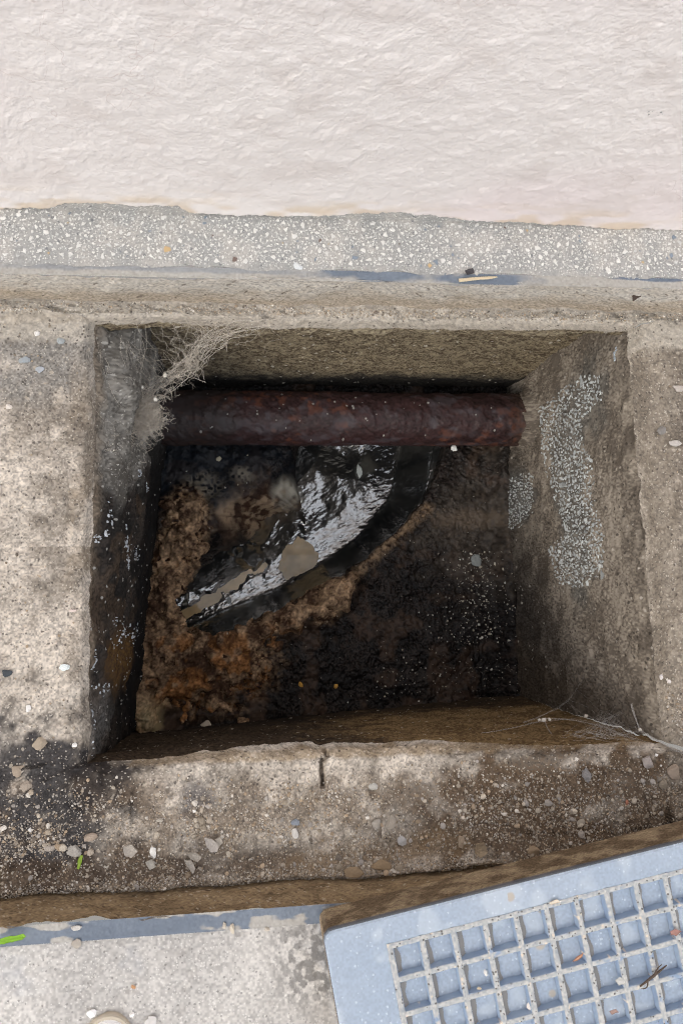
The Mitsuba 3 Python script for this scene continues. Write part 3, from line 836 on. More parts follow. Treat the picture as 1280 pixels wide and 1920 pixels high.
for i in range(NX + 1):
    x = GX + i * PITCH
    put('rib', rib(x, GY - 0.004, x, LY - GY + 0.004, 0.0012, 200 + i), 'rib_composite', cover, 40)
def shade_wedge(x, y0, y1, seed):  # shade band beside a rib, with lodged dirt, built as a grey wedge
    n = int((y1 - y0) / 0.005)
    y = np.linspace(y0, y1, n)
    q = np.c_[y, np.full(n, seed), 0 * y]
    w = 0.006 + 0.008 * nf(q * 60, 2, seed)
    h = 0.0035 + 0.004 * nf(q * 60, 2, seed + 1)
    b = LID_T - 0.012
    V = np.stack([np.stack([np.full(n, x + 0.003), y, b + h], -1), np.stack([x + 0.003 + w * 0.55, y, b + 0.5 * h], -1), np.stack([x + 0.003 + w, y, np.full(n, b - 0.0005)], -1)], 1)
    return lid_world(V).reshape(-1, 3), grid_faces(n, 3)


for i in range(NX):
    put('shade_wedge', shade_wedge(GX + i * PITCH, GY + 0.003, LY - GY - 0.003, 400 + i), 'rib_shade', cover, True)
for j in range(NY + 1):
    y = GY + j * PITCH
    put('cross_rib', rib(GX - 0.004, y, LX - GX + 0.004, y, 0.0005, 300 + j), 'rib_composite', cover, 40)


# ------------------------------------------------------------------ loose pieces
ICO1, ICO2 = trimesh.creation.icosphere(subdivisions=1), trimesh.creation.icosphere(subdivisions=2)
ICO0 = trimesh.creation.icosahedron()


def rock(seed, ico, jag=0.5):
    v = np.array(ico.vertices)
    r = 1 + jag * (nf(v * 1.6 + 31.7 * (seed % 97), 2, seed % 91) - 0.5) + 0.25 * jag * (nz(v * 4 + 3.3 * (seed % 89), seed % 83) - 0.5)
    for k in range(9):        # flat broken facets
        g = np.random.default_rng(seed * 7 + k).normal(size=3)
        g /= np.linalg.norm(g)
        lim = 0.60 + 0.07 * (k % 4)
        d = v @ g * r
        r = np.where(d > lim, r * lim / np.maximum(d, 1e-9), r)
    return v * r[:, None]


def rot(rng):
    q = rng.normal(size=4)
    return trimesh.transformations.quaternion_matrix(q)[:3, :3]


def zrot(a):
    return np.array([[math.cos(a), -math.sin(a), 0], [math.sin(a), math.cos(a), 0], [0, 0, 1]])


from scipy.spatial import cKDTree
SURF = np.vstack([w.reshape(-1, 3) for w in LV.values()])
SURF = SURF[(SURF[:, 0] > -0.5) & (SURF[:, 0] < 0.95)]
TREE = cKDTree(SURF[:, :2])


def ledge_z(x, y):
    _, i = TREE.query(np.stack([x, y], -1), k=4)
    return SURF[i][..., 2].mean(-1)


STONES = [  # x, y, z, width, length, colour, label
    (-0.362, 0.461, -0.090, 0.0100, 0.0109, (0.75, 0.73, 0.7), 'angular white stone near the back end of the left ledge'),
    (-0.323, 0.449, -0.090, 0.0163, 0.0127, (0.36, 0.39, 0.4), 'grey-blue glassy stone beside the back end of the pit edge on the left ledge'),
    (-0.380, 0.414, -0.090, 0.0218, 0.0136, (0.33, 0.36, 0.38), 'broad grey-blue stone set in the left ledge near the left border'),
    (-0.356, 0.399, -0.090, 0.0163, 0.0109, (0.42, 0.45, 0.48), 'small pale blue-grey stone just below the broad one on the left ledge'),
    (-0.405, 0.335, -0.090, 0.0118, 0.0100, (0.72, 0.66, 0.6), 'cream white stone alone at the left border, on the back half of the left ledge'),
    (-0.307, -0.095, -0.090, 0.0190, 0.0118, (0.7, 0.76, 0.76), 'oval pale bluish white paint fleck on the left ledge, largest white spot there'),
    (-0.362, -0.158, -0.090, 0.0082, 0.0136, (0.78, 0.77, 0.75), 'narrow upright white stone on the grey lower part of the left ledge'),
    (-0.396, -0.102, -0.090, 0.0181, 0.0118, (0.06, 0.07, 0.08), 'dark blue-black stone set in the left ledge at the left border'),
    (-0.298, -0.005, -0.090, 0.0136, 0.0054, (0.62, 0.52, 0.48), 'thin pinkish white chip lying across the left ledge near the pit edge'),
    (-0.344, -0.213, -0.090, 0.0236, 0.0181, (0.36, 0.3, 0.23), 'round beige mortar lump in black dirt on the lower left ledge'),
    (-0.375, -0.255, -0.090, 0.0236, 0.0181, (0.34, 0.28, 0.22), 'crumbly beige lump at the bottom of the left ledge, upper one of a pair'),
    (-0.361, -0.276, -0.090, 0.0199, 0.0181, (0.33, 0.28, 0.23), 'crumbly beige lump at the bottom of the left ledge, lower one of a pair'),
    (-0.291, -0.219, -0.090, 0.0100, 0.0082, (0.75, 0.74, 0.72), 'white stone right at the pit edge on the lower left ledge'),
    (-0.396, -0.340, -0.090, 0.0127, 0.0082, (0.7, 0.66, 0.6), 'white stone in black dirt at the left border of the front ledge'),
    (0.743, 0.296, -0.090, 0.0218, 0.0199, (0.24, 0.225, 0.21), 'round grey stone set in a ring of mortar on the right ledge'),
    (0.765, 0.270, -0.090, 0.0236, 0.0145, (0.5, 0.47, 0.44), 'pale grey splash of mortar below the round stone on the right ledge'),
    (0.781, 0.372, -0.090, 0.0272, 0.0145, (0.45, 0.41, 0.37), 'pale pinkish mortar smear near the back of the right ledge'),
    (0.715, -0.150, -0.090, 0.0082, 0.0109, (0.72, 0.68, 0.66), 'white stone on the right ledge, upper of two side by side'),
    (0.725, -0.157, -0.090, 0.0091, 0.0073, (0.7, 0.66, 0.63), 'white stone on the right ledge, lower right of two side by side'),
    (0.058, -0.374, -0.090, 0.0145, 0.0199, (0.62, 0.6, 0.57), 'pale grey wedge-shaped stone in the middle of the front ledge below the crack'),
    (0.059, -0.357, -0.090, 0.0127, 0.0127, (0.25, 0.28, 0.33), 'bluish dark stone touching the top of the wedge-shaped stone'),
    (-0.167, -0.389, -0.090, 0.0118, 0.0181, (0.8, 0.79, 0.76), 'smooth white oval stone among grey flakes on the front ledge'),
    (-0.169, -0.405, -0.090, 0.0136, 0.0127, (0.4, 0.38, 0.35), 'grey chip just below the white oval stone'),
    (-0.263, -0.359, -0.090, 0.0218, 0.0154, (0.37, 0.3, 0.24), 'beige mortar lump on the left part of the front ledge'),
    (-0.325, -0.373, -0.090, 0.0236, 0.0109, (0.38, 0.34, 0.3), 'flat grey-beige slab in the gravel on the left of the front ledge'),
    (-0.286, -0.380, -0.090, 0.0218, 0.0199, (0.37, 0.35, 0.32), 'large grey lump above the upright green leaf scrap'),
    (-0.157, -0.341, -0.090, 0.0109, 0.0073, (0.42, 0.39, 0.34), 'small pale stone above the grey flakes on the front ledge'),
    (-0.357, -0.346, -0.090, 0.0073, 0.0073, (0.75, 0.74, 0.72), 'tiny round white stone on black dirt on the left of the front ledge'),
    (-0.102, -0.330, -0.090, 0.0063, 0.0063, (0.8, 0.78, 0.75), 'tiny bright white stone on a dark stain in the middle left of the front ledge'),
    (0.374, -0.332, -0.090, 0.0109, 0.0109, (0.68, 0.6, 0.49), 'round cream stone high on the right half of the front ledge'),
    (0.531, -0.365, -0.090, 0.0136, 0.0109, (0.66, 0.58, 0.47), 'cream knobbly stone left of the reddish stone on the right front ledge'),
    (0.486, -0.349, -0.090, 0.0163, 0.0127, (0.34, 0.31, 0.28), 'grey stone on brown dirt between two cream stones on the right front ledge'),
    (0.410, -0.363, -0.090, 0.0091, 0.0063, (0.64, 0.6, 0.54), 'small cream stone beside gravel in the middle of the right front ledge'),
    (0.192, -0.365, -0.090, 0.0163, 0.0199, (0.38, 0.35, 0.31), 'beige lump on the front ledge, left one of an upright pair'),
    (0.216, -0.366, -0.090, 0.0199, 0.0272, (0.37, 0.33, 0.28), 'beige lump on the front ledge, taller right one of an upright pair'),
    (0.233, -0.394, -0.090, 0.0172, 0.0181, (0.47, 0.46, 0.45), 'pale grey cracked stone below the pair of beige lumps'),
    (0.445, -0.348, -0.090, 0.0082, 0.0082, (0.66, 0.58, 0.48), 'small cream stone left of the grey stone on the right front ledge'),
    (0.338, -0.364, -0.090, 0.0082, 0.0082, (0.7, 0.62, 0.52), 'small cream stone above the tan flakes in the middle of the front ledge'),
    (0.177, -0.356, -0.090, 0.0082, 0.0073, (0.7, 0.66, 0.6), 'small white stone left of the pair of beige lumps'),
    (0.667, -0.290, -0.090, 0.0236, 0.0254, (0.37, 0.33, 0.31), 'greyish pink lump near the right end of the pit edge on the front ledge'),
    (0.712, -0.309, -0.090, 0.0272, 0.0290, (0.36, 0.29, 0.23), 'brownish lump at the right border of the front ledge'),
    (0.555, -0.306, -0.090, 0.0181, 0.0236, (0.23, 0.22, 0.22), 'dark grey split stone in the right part of the front ledge'),
    (0.540, -0.280, -0.090, 0.0073, 0.0082, (0.72, 0.68, 0.62), 'tiny white stone close to the pit edge at the right'),
    (0.684, -0.279, -0.090, 0.0063, 0.0063, (0.85, 0.84, 0.82), 'tiny bright white stone above the brownish lump at the right'),
    (0.191, -0.308, -0.090, 0.0163, 0.0127, (0.45, 0.44, 0.41), 'pale grey stone near the pit edge right of the crack'),
    (0.332, -0.402, -0.090, 0.0154, 0.0218, (0.34, 0.27, 0.2), 'tan upright lump next to the tan flake above the blue cover'),
    (0.453, -0.421, -0.090, 0.0236, 0.0181, (0.33, 0.25, 0.17), 'broad tan mud lump close to the brown edge of the blue cover'),
    (0.372, -0.353, -0.090, 0.0063, 0.0063, (0.62, 0.55, 0.45), 'tiny cream stone just below the round cream stone on the front ledge'),
    (0.625, -0.355, -0.090, 0.0082, 0.0100, (0.4, 0.18, 0.12), 'small reddish stone on the brown dirt at the right'),
    (0.225, -0.435, -0.090, 0.0181, 0.0145, (0.33, 0.28, 0.22), 'tan lump on the mud in front of the pit, nearest the cover corner'),
    (0.201, -0.431, -0.090, 0.0326, 0.0199, (0.3, 0.22, 0.14), 'wide brown mud lump left of the tan lump near the cover corner'),
    (0.152, -0.437, -0.090, 0.0326, 0.0199, (0.31, 0.23, 0.15), 'wide brown mud lump at the left end above the cover corner'),
    (0.480, -0.444, -0.090, 0.0091, 0.0091, (0.55, 0.47, 0.38), 'small cream stone against the brown edge of the blue cover'),
    (0.074, 0.551, 0.000, 0.0169, 0.0118, (0.68, 0.7, 0.71), 'pale blue-white stone at the left end of the dark blue patch on the back rim'),
    (0.614, 0.555, 0.000, 0.0101, 0.0101, (0.7, 0.69, 0.66), 'white stone on the back rim far to the right'),
    (0.378, 0.546, 0.000, 0.0118, 0.0076, (0.55, 0.53, 0.5), 'small grey-white stone above the wooden splinter on the back rim'),
    (0.443, 0.531, -0.090, 0.0082, 0.0100, (0.72, 0.55, 0.15), 'tiny yellow stone on the gravelly ledge under the back rim'),
    (-0.241, -0.578, 0.000, 0.0126, 0.0143, (0.85, 0.85, 0.84), 'bright white stone chip on the pavement left of the round cap'),
    (-0.185, -0.585, 0.000, 0.0076, 0.0076, (0.82, 0.8, 0.78), 'tiny white stone on the pavement right of the round cap'),
    (-0.157, -0.597, 0.000, 0.0186, 0.0152, (0.62, 0.6, 0.58), 'pale round stone with a brown rim on the pavement at the bottom border'),
    (-0.183, -0.548, 0.000, 0.0067, 0.0067, (0.5, 0.28, 0.14), 'tiny rust orange stone on the pavement'),
    (-0.263, -0.460, 0.002, 0.0152, 0.0084, (0.55, 0.53, 0.5), 'pale crust lump on the blue front rim right of the green leaf scrap'),
    (-0.262, -0.482, 0.002, 0.0168, 0.0135, (0.42, 0.38, 0.33), 'rough beige lump on the lower edge of the blue front rim'),
    (-0.041, -0.478, 0.002, 0.0084, 0.0135, (0.55, 0.49, 0.4), 'upright cream stone on the blue front rim'),
    (-0.052, -0.472, 0.002, 0.0076, 0.0093, (0.5, 0.45, 0.38), 'small tan stone left of the upright cream stone on the blue front rim'),
    (0.010, -0.482, 0.002, 0.0076, 0.0076, (0.55, 0.5, 0.42), 'tan stone alone on the clean right part of the blue front rim'),
    (0.110, -0.208, -0.735, 0.0122, 0.0150, (0.55, 0.3, 0.06), 'tiny orange stone in the dark lower middle of the pit floor'),
    (0.197, -0.214, -0.735, 0.0109, 0.0150, (0.6, 0.33, 0.08), 'orange stone on the black sludge right of the rust crust'),
    (-0.278, 0.196, -0.700, 0.0227, 0.0254, (0.36, 0.25, 0.17), 'brown round stone where the left wall meets the pit floor'),
    (0.306, 0.373, -0.930, 0.0180, 0.0449, (0.6, 0.63, 0.6), 'long whitish stone lying in the wet channel under the pipe'),
    (-0.074, 0.008, -0.970, 0.0168, 0.0244, (0.3, 0.32, 0.33), 'small whitish stone under the water at the lower end of the channel'),
    (-0.075, -0.076, -0.725, 0.0325, 0.0122, (0.55, 0.48, 0.38), 'cream finger-shaped chip on the lower lip of the broken hole'),
    (0.506, 0.379, -0.660, 0.0183, 0.0157, (0.72, 0.74, 0.72), 'white stone wedged under the right half of the rusty pipe'),
    (-0.090, 0.370, -0.730, 0.0163, 0.0136, (0.5, 0.45, 0.33), 'cream stone on the blue-black sludge below the left end of the pipe'),
    (-0.124, -0.291, -0.730, 0.0298, 0.0176, (0.55, 0.49, 0.4), 'pale flake-like stone at the foot of the front wall'),
    (-0.112, -0.287, -0.450, 0.0186, 0.0116, (0.52, 0.45, 0.37), 'pale stone on the front wall above the flake-like stone'),
    (0.575, 0.099, -0.730, 0.0298, 0.0353, (0.3, 0.32, 0.31), 'ragged whitish lump on the right part of the sludge'),
    (0.564, -0.395, 0.080, 0.0079, 0.0094, (0.8, 0.78, 0.75), 'white stone on the plain border of the blue cover'),
    (0.383, -0.582, 0.076, 0.0126, 0.0142, (0.8, 0.74, 0.68), 'white stone lodged on a rib crossing of the blue cover'),
    (0.320, -0.534, 0.071, 0.0071, 0.0103, (0.78, 0.76, 0.72), 'white stone in a cell of the blue cover'),
    (0.308, -0.554, 0.077, 0.0095, 0.0110, (0.74, 0.62, 0.45), 'cream stone on a cross rib of the blue cover'),
    (0.431, -0.441, 0.080, 0.0142, 0.0094, (0.8, 0.79, 0.77), 'white chip lying over the top rib of the blue cover'),
    (0.339, -0.455, 0.079, 0.0095, 0.0063, (0.82, 0.81, 0.78), 'small white chip on the upper edge of the cover grid, left of the larger chip'),
]
FLAKES = [  # outline, z, colour, label
    ([[-0.0863, -0.3684], [-0.0745, -0.3716], [-0.0627, -0.3805], [-0.0662, -0.3918], [-0.0763, -0.3912], [-0.083, -0.3809]], -0.090, (0.4, 0.37, 0.34), 'large grey mortar flake on the front ledge, upper of the flakes'),
    ([[-0.0694, -0.3735], [-0.0609, -0.3682], [-0.0567, -0.3784], [-0.0627, -0.3838]], -0.090, (0.38, 0.35, 0.31), 'small grey mortar flake touching the right side of the large flake'),
    ([[-0.1168, -0.4018], [-0.1067, -0.4016], [-0.0992, -0.4127], [-0.1034, -0.4214], [-0.1101, -0.4136]], -0.090, (0.41, 0.38, 0.34), 'pointed grey mortar flake, lowest of the flakes on the front ledge'),
    ([[-0.1134, -0.3906], [-0.1016, -0.3897], [-0.0898, -0.3969], [-0.0966, -0.4047], [-0.1067, -0.3992]], -0.090, (0.36, 0.33, 0.29), 'folded grey mortar flake above the pointed one'),
    ([[-0.2109, -0.3734], [-0.1969, -0.3718], [-0.1885, -0.3828], [-0.1984, -0.3904], [-0.2083, -0.3857]], -0.090, (0.38, 0.35, 0.31), 'broad grey mortar flake left of the white oval stone'),
    ([[-0.1776, -0.3997], [-0.1677, -0.3963], [-0.161, -0.4072], [-0.1701, -0.4115]], -0.090, (0.42, 0.4, 0.36), 'grey mortar flake below the white oval stone'),
    ([[0.3533, -0.4024], [0.367, -0.4015], [0.3718, -0.4163], [0.3586, -0.424], [0.3499, -0.4166]], -0.090, (0.33, 0.26, 0.18), 'tan fan-shaped flake on the front ledge above the blue cover'),
    ([[-0.2672, -0.2642], [-0.2603, -0.2566], [-0.2558, -0.2621], [-0.2497, -0.2641], [-0.2522, -0.2727], [-0.2592, -0.2715]], -0.160, (0.55, 0.36, 0.22), 'star-shaped orange-tan leaf scrap at the left end of the front pit wall'),
    ([[0.6683, 0.5239], [0.6827, 0.5291], [0.6863, 0.5242], [0.6758, 0.5171], [0.6686, 0.514]], -0.030, (0.07, 0.05, 0.04), 'dark dry leaf curl below the back rim at the right'),
    ([[0.3565, 0.5484], [0.3696, 0.5516], [0.3729, 0.5431], [0.3598, 0.54]], 0.004, (0.06, 0.055, 0.06), 'dark leaf scrap on the back rim touching the wooden splinter'),
    ([[-0.3667, -0.4657], [-0.3668, -0.4628], [-0.3523, -0.4596], [-0.3334, -0.4588], [-0.3304, -0.4626], [-0.3333, -0.466], [-0.3521, -0.4689], [-0.3666, -0.4707]], 0.012, (0.22, 0.42, 0.04), 'bright green leaf strip on the blue front rim at the left border'),
    ([[-0.2771, -0.3847], [-0.2731, -0.385], [-0.2753, -0.3976], [-0.2793, -0.4053], [-0.2817, -0.4044], [-0.2811, -0.3925]], -0.082, (0.28, 0.42, 0.06), 'upright bright green leaf scrap on the gravel of the front ledge'),
    ([[0.5931, -0.4904], [0.6024, -0.4881], [0.6103, -0.4924], [0.6033, -0.4978], [0.5943, -0.4964]], 0.083, (0.36, 0.2, 0.17), 'reddish leaf scrap on the blue cover near the right border'),
    ([[0.4436, -0.522], [0.452, -0.5161], [0.4611, -0.511], [0.4592, -0.5159], [0.45, -0.5218]], 0.083, (0.48, 0.27, 0.18), 'reddish tan leaf sliver on a cross rib of the blue cover'),
    ([[0.5068, -0.553], [0.5136, -0.5492], [0.523, -0.5535], [0.5193, -0.5591], [0.5111, -0.5606]], 0.081, (0.5, 0.5, 0.48), 'translucent grey leaf scrap on a rib crossing of the blue cover'),
    ([[0.4946, -0.5934], [0.5052, -0.5914], [0.5082, -0.5952], [0.4975, -0.5979]], 0.082, (0.36, 0.25, 0.22), 'brown leaf scrap on a lower cross rib of the blue cover'),
    ([[0.4126, -0.4397], [0.4264, -0.4362], [0.431, -0.4402], [0.4164, -0.4429]], 0.083, (0.62, 0.55, 0.45), 'cream leaf scrap along the top rib of the blue cover'),
]
WEB_SPINE = [[-0.269, 0.265, -0.14], [-0.244, 0.307, -0.2], [-0.218, 0.357, -0.26], [-0.178, 0.42, -0.25], [-0.128, 0.439, -0.2], [-0.078, 0.47, -0.14], [-0.031, 0.484, -0.1], [0.053, 0.493, -0.09]]
WEB_CLUMP = [[-0.214, 0.357, -0.25]]
WEB_WALL = [[-0.174, 0.485, -0.1], [-0.249, 0.412, -0.12], [-0.275, 0.34, -0.1], [-0.218, 0.461, -0.12], [-0.195, 0.508, -0.3], [-0.259, 0.392, -0.15], [-0.281, 0.453, -0.1]]
WEB_LIP = [[-0.133, 0.49, -0.1], [-0.101, 0.488, -0.1], [-0.059, 0.489, -0.1], [-0.003, 0.49, -0.1], [0.025, 0.49, -0.1]]
WEB_RIGHT = [
    ([[0.733, -0.278, -0.085], [0.713, -0.267, -0.1], [0.696, -0.255, -0.13], [0.685, -0.245, -0.14], [0.678, -0.223, -0.14], [0.667, -0.198, -0.13]], 0.9),
    ([[0.529, -0.229, -0.2], [0.572, -0.232, -0.2], [0.62, -0.24, -0.17], [0.67, -0.26, -0.13], [0.732, -0.276, -0.09]], 0.55),
    ([[0.678, -0.17, -0.35], [0.637, -0.192, -0.3], [0.598, -0.204, -0.25], [0.56, -0.215, -0.22], [0.482, -0.231, -0.18]], 0.4),
    ([[0.529, -0.231, -0.2], [0.521, -0.241, -0.16], [0.516, -0.246, -0.13]], 0.4),
    ([[0.529, -0.231, -0.2], [0.459, -0.237, -0.17], [0.393, -0.24, -0.15]], 0.3),
    ([[0.598, -0.204, -0.25], [0.621, -0.23, -0.22], [0.645, -0.236, -0.2], [0.667, -0.227, -0.2]], 0.35),
]
WEB_SHEET = [[0.562, -0.246, -0.12], [0.601, -0.245, -0.13], [0.646, -0.246, -0.12], [0.656, -0.25, -0.11], [0.666, -0.232, -0.2]]
SPLINTER = [[0.346, 0.531, 0.004], [0.412, 0.538, 0.006]]
TWIG = [[0.543, -0.564, 0.082], [0.563, -0.549, 0.086], [0.585, -0.538, 0.083]]
CAP = [[-0.217, -0.616, 0.0]]


GROUPED = {}
for i, (x, y, z, w, h, c, lab) in enumerate(STONES):
    v = rock(1000 + i, ICO2, 0.95) * 1.04
    big = max(w, h)
    t = min(w, h) * (0.5 if big > 0.016 else 0.65)
    v = v * np.array([w / 2, h / 2, t / 2])
    if z == -0.09:
        z = float(ledge_z(np.array(x), np.array(y)))
    elif z == -0.735 or z == -0.73 or z == -0.725 or z == -0.70:
        z = FZ + float(floor_h(np.array([x]), np.array([y]))[0])
    elif z in (-0.93, -0.97):
        z = float(bed_z(np.array([x]), np.array([y]))[0]) + (0.004 if z == -0.93 else 0.008)
    v = v + np.array([x, y, z + 0.28 * t])
    shade = 1 + 0.30 * (nf(v * 220, 3, i) - 0.5)
    name = 'mortar_lump' if 'lump' in lab else 'stone'
    k = key_of(name)
    scene[k] = mikit.ply((v, ICO2.faces), 'stone_colours', False, color=np.clip(np.array(c)[None] * shade[:, None], 0, 0.9))
    labels[k] = dict(label=lab, category='lump' if name == 'mortar_lump' else 'stone')


def sheet_piece(poly, z, thick, curl, seed):
    """A thin irregular piece with real thickness, slightly curled."""
    p = np.array(poly)
    dense = np.array(shapely.LinearRing(p).segmentize(0.004).coords)[:-1]
    c = dense.mean(0)
    q = np.c_[dense, np.zeros(len(dense))]
    dense = dense + 0.0016 * (np.stack([nz(q * 400, seed), nz(q * 400, seed + 1)], -1) - 0.5)
    n, rings = len(dense), [1.0, 0.66, 0.33]
    top = []
    for r in rings:
        xy = c + (dense - c) * r
        top.append(np.c_[xy, z + thick + curl * (nf(np.c_[xy * 70, np.full(n, seed)], 2, seed) - 0.5) + curl * 0.7 * r ** 2])
    top.append(np.array([[*c, z + thick]]))
    bot = top[0] - [0, 0, thick]
    v = np.vstack(top + [bot])
    i, j = np.arange(n), (np.arange(n) + 1) % n
    f = []
    for k in range(2):
        f += [np.c_[i + k * n, j + k * n, j + (k + 1) * n], np.c_[i + k * n, j + (k + 1) * n, i + (k + 1) * n]]
    f.append(np.c_[i + 2 * n, j + 2 * n, np.full(n, 3 * n)])
    b = 3 * n + 1
    f += [np.c_[i, i + b, j + b], np.c_[i, j + b, j]]
    f.append(np.c_[b + i[1:-1], np.full(n - 2, b), b + i[2:]])
    return v, np.vstack(f)


for i, (poly, z, c, lab) in enumerate(FLAKES):
    leaf = 'leaf' in lab
    if z == -0.09:
        m = np.mean(poly, 0)
        z = float(ledge_z(m[0], m[1])) + 0.003
    v, f = sheet_piece(poly, z, 0.0008 if leaf else 0.004, 0.006, 500 + i)
    col = np.clip(np.array(c)[None] * (1 + 0.35 * (nf(v * 260, 3, i) - 0.5))[:, None], 0, 0.9)
    k = key_of('leaf_scrap' if leaf else 'mortar_flake')
    scene[k] = mikit.ply((v, f), 'stone_colours', False, color=col)
    labels[k] = dict(label=lab, category='leaf' if leaf else 'flake')

# gravel: uncountable grit on the ledges
GTINT = np.array([(0.44, 0.39, 0.32), (0.38, 0.33, 0.27), (0.33, 0.28, 0.22), (0.27, 0.21, 0.15), (0.40, 0.31, 0.22), (0.60, 0.56, 0.50), (0.20, 0.17, 0.14), (0.37, 0.34, 0.31)])


def scatter(n, sample, size, seed, zfun, tints=GTINT, p=None, dark=1.0):
    g = np.random.default_rng(seed)
    xy = sample(g, n)
    z = zfun(xy[:, 0], xy[:, 1])
    r = np.clip(g.lognormal(np.log(size), 0.42, len(xy)), 0.5 * size, 3.0 * size)
    shapes = [rock(50 + k, ICO1 if size > 0.0021 else ICO0, 0.6) for k in range(10)]
    fc = (ICO1 if size > 0.0021 else ICO0).faces
    parts = []
    ti = g.choice(len(tints), len(xy), p=p)
    for k in range(len(xy)):
        v = shapes[k % 10] @ rot(g).T * np.array([1, g.uniform(0.65, 1), g.uniform(0.5, 0.8)]) * r[k]
        v = v @ zrot(g.uniform(0, 6.3)).T + [xy[k, 0], xy[k, 1], z[k] + 0.12 * r[k]]
        parts.append((v, fc, np.tile(np.clip(tints[ti[k]] * g.uniform(0.75, 1.2) * dark, 0, 0.85), (len(v), 1))))
    return parts


def front_sample(g, n):
    x = g.uniform(-0.44, 0.85, 6 * n)
    y = g.uniform(-0.45, -0.27, 6 * n)
    d = nf(np.stack([x * 11, y * 17, 0 * x], -1), 3, 71)
    w = (0.10 + 0.9 * step(0.40, 0.58, d)) * step(-0.285, -0.36, y) * (1 - 0.6 * step(0.1, 0.3, x)) * (0.35 + 0.65 * step(-0.40, -0.3, x)) + 0.10 * step(-0.26, -0.30, y)
    keep = g.uniform(0, 1, 6 * n) < w
    return np.c_[x, y][keep][:n]


def back_sample(g, n):
    return np.c_[g.uniform(-0.44, 0.9, n), 0.4985 + 0.021 * g.beta(1.6, 2.2, n)]


def pile_sample(cx, cy, sx, sy):
    return lambda g, n: np.c_[g.normal(cx, sx, n), g.normal(cy, sy, n)]


def seam_sample(g, n):
    return np.c_[g.uniform(-0.44, 0.5, n), -0.445 + 0.024 * g.beta(1.2, 1.8, n)]


grit = scatter(15000, front_sample, 0.0013, 1, ledge_z) + scatter(750, front_sample, 0.0025, 2, ledge_z)
grit += scatter(3200, back_sample, 0.0011, 3, ledge_z, dark=1.15) + scatter(240, back_sample, 0.0019, 4, ledge_z, dark=1.15)
grit += scatter(3200, seam_sample, 0.0013, 8, ledge_z)
grit += scatter(160, pile_sample(0.742, -0.205, 0.018, 0.03), 0.0020, 5, ledge_z)
grit += scatter(500, lambda g, n: np.c_[g.uniform(-0.42, -0.285, n), g.uniform(-0.25, 0.48, n)], 0.0012, 6, ledge_z)
grit += scatter(420, lambda g, n: np.c_[g.uniform(0.725, 0.84, n), g.uniform(-0.25, 0.49, n)], 0.0012, 7, ledge_z)
grit += scatter(260, front_sample, 0.0036, 21, ledge_z, GTINT[[0, 1, 2, 7]])
mesh, col = join(grit)
put('gravel', mesh, 'stone_colours', None, False, col, kind='stuff', label='loose fine gravel and grit on the pit ledges')

flz = lambda x, y: FZ + floor_h(x, y)


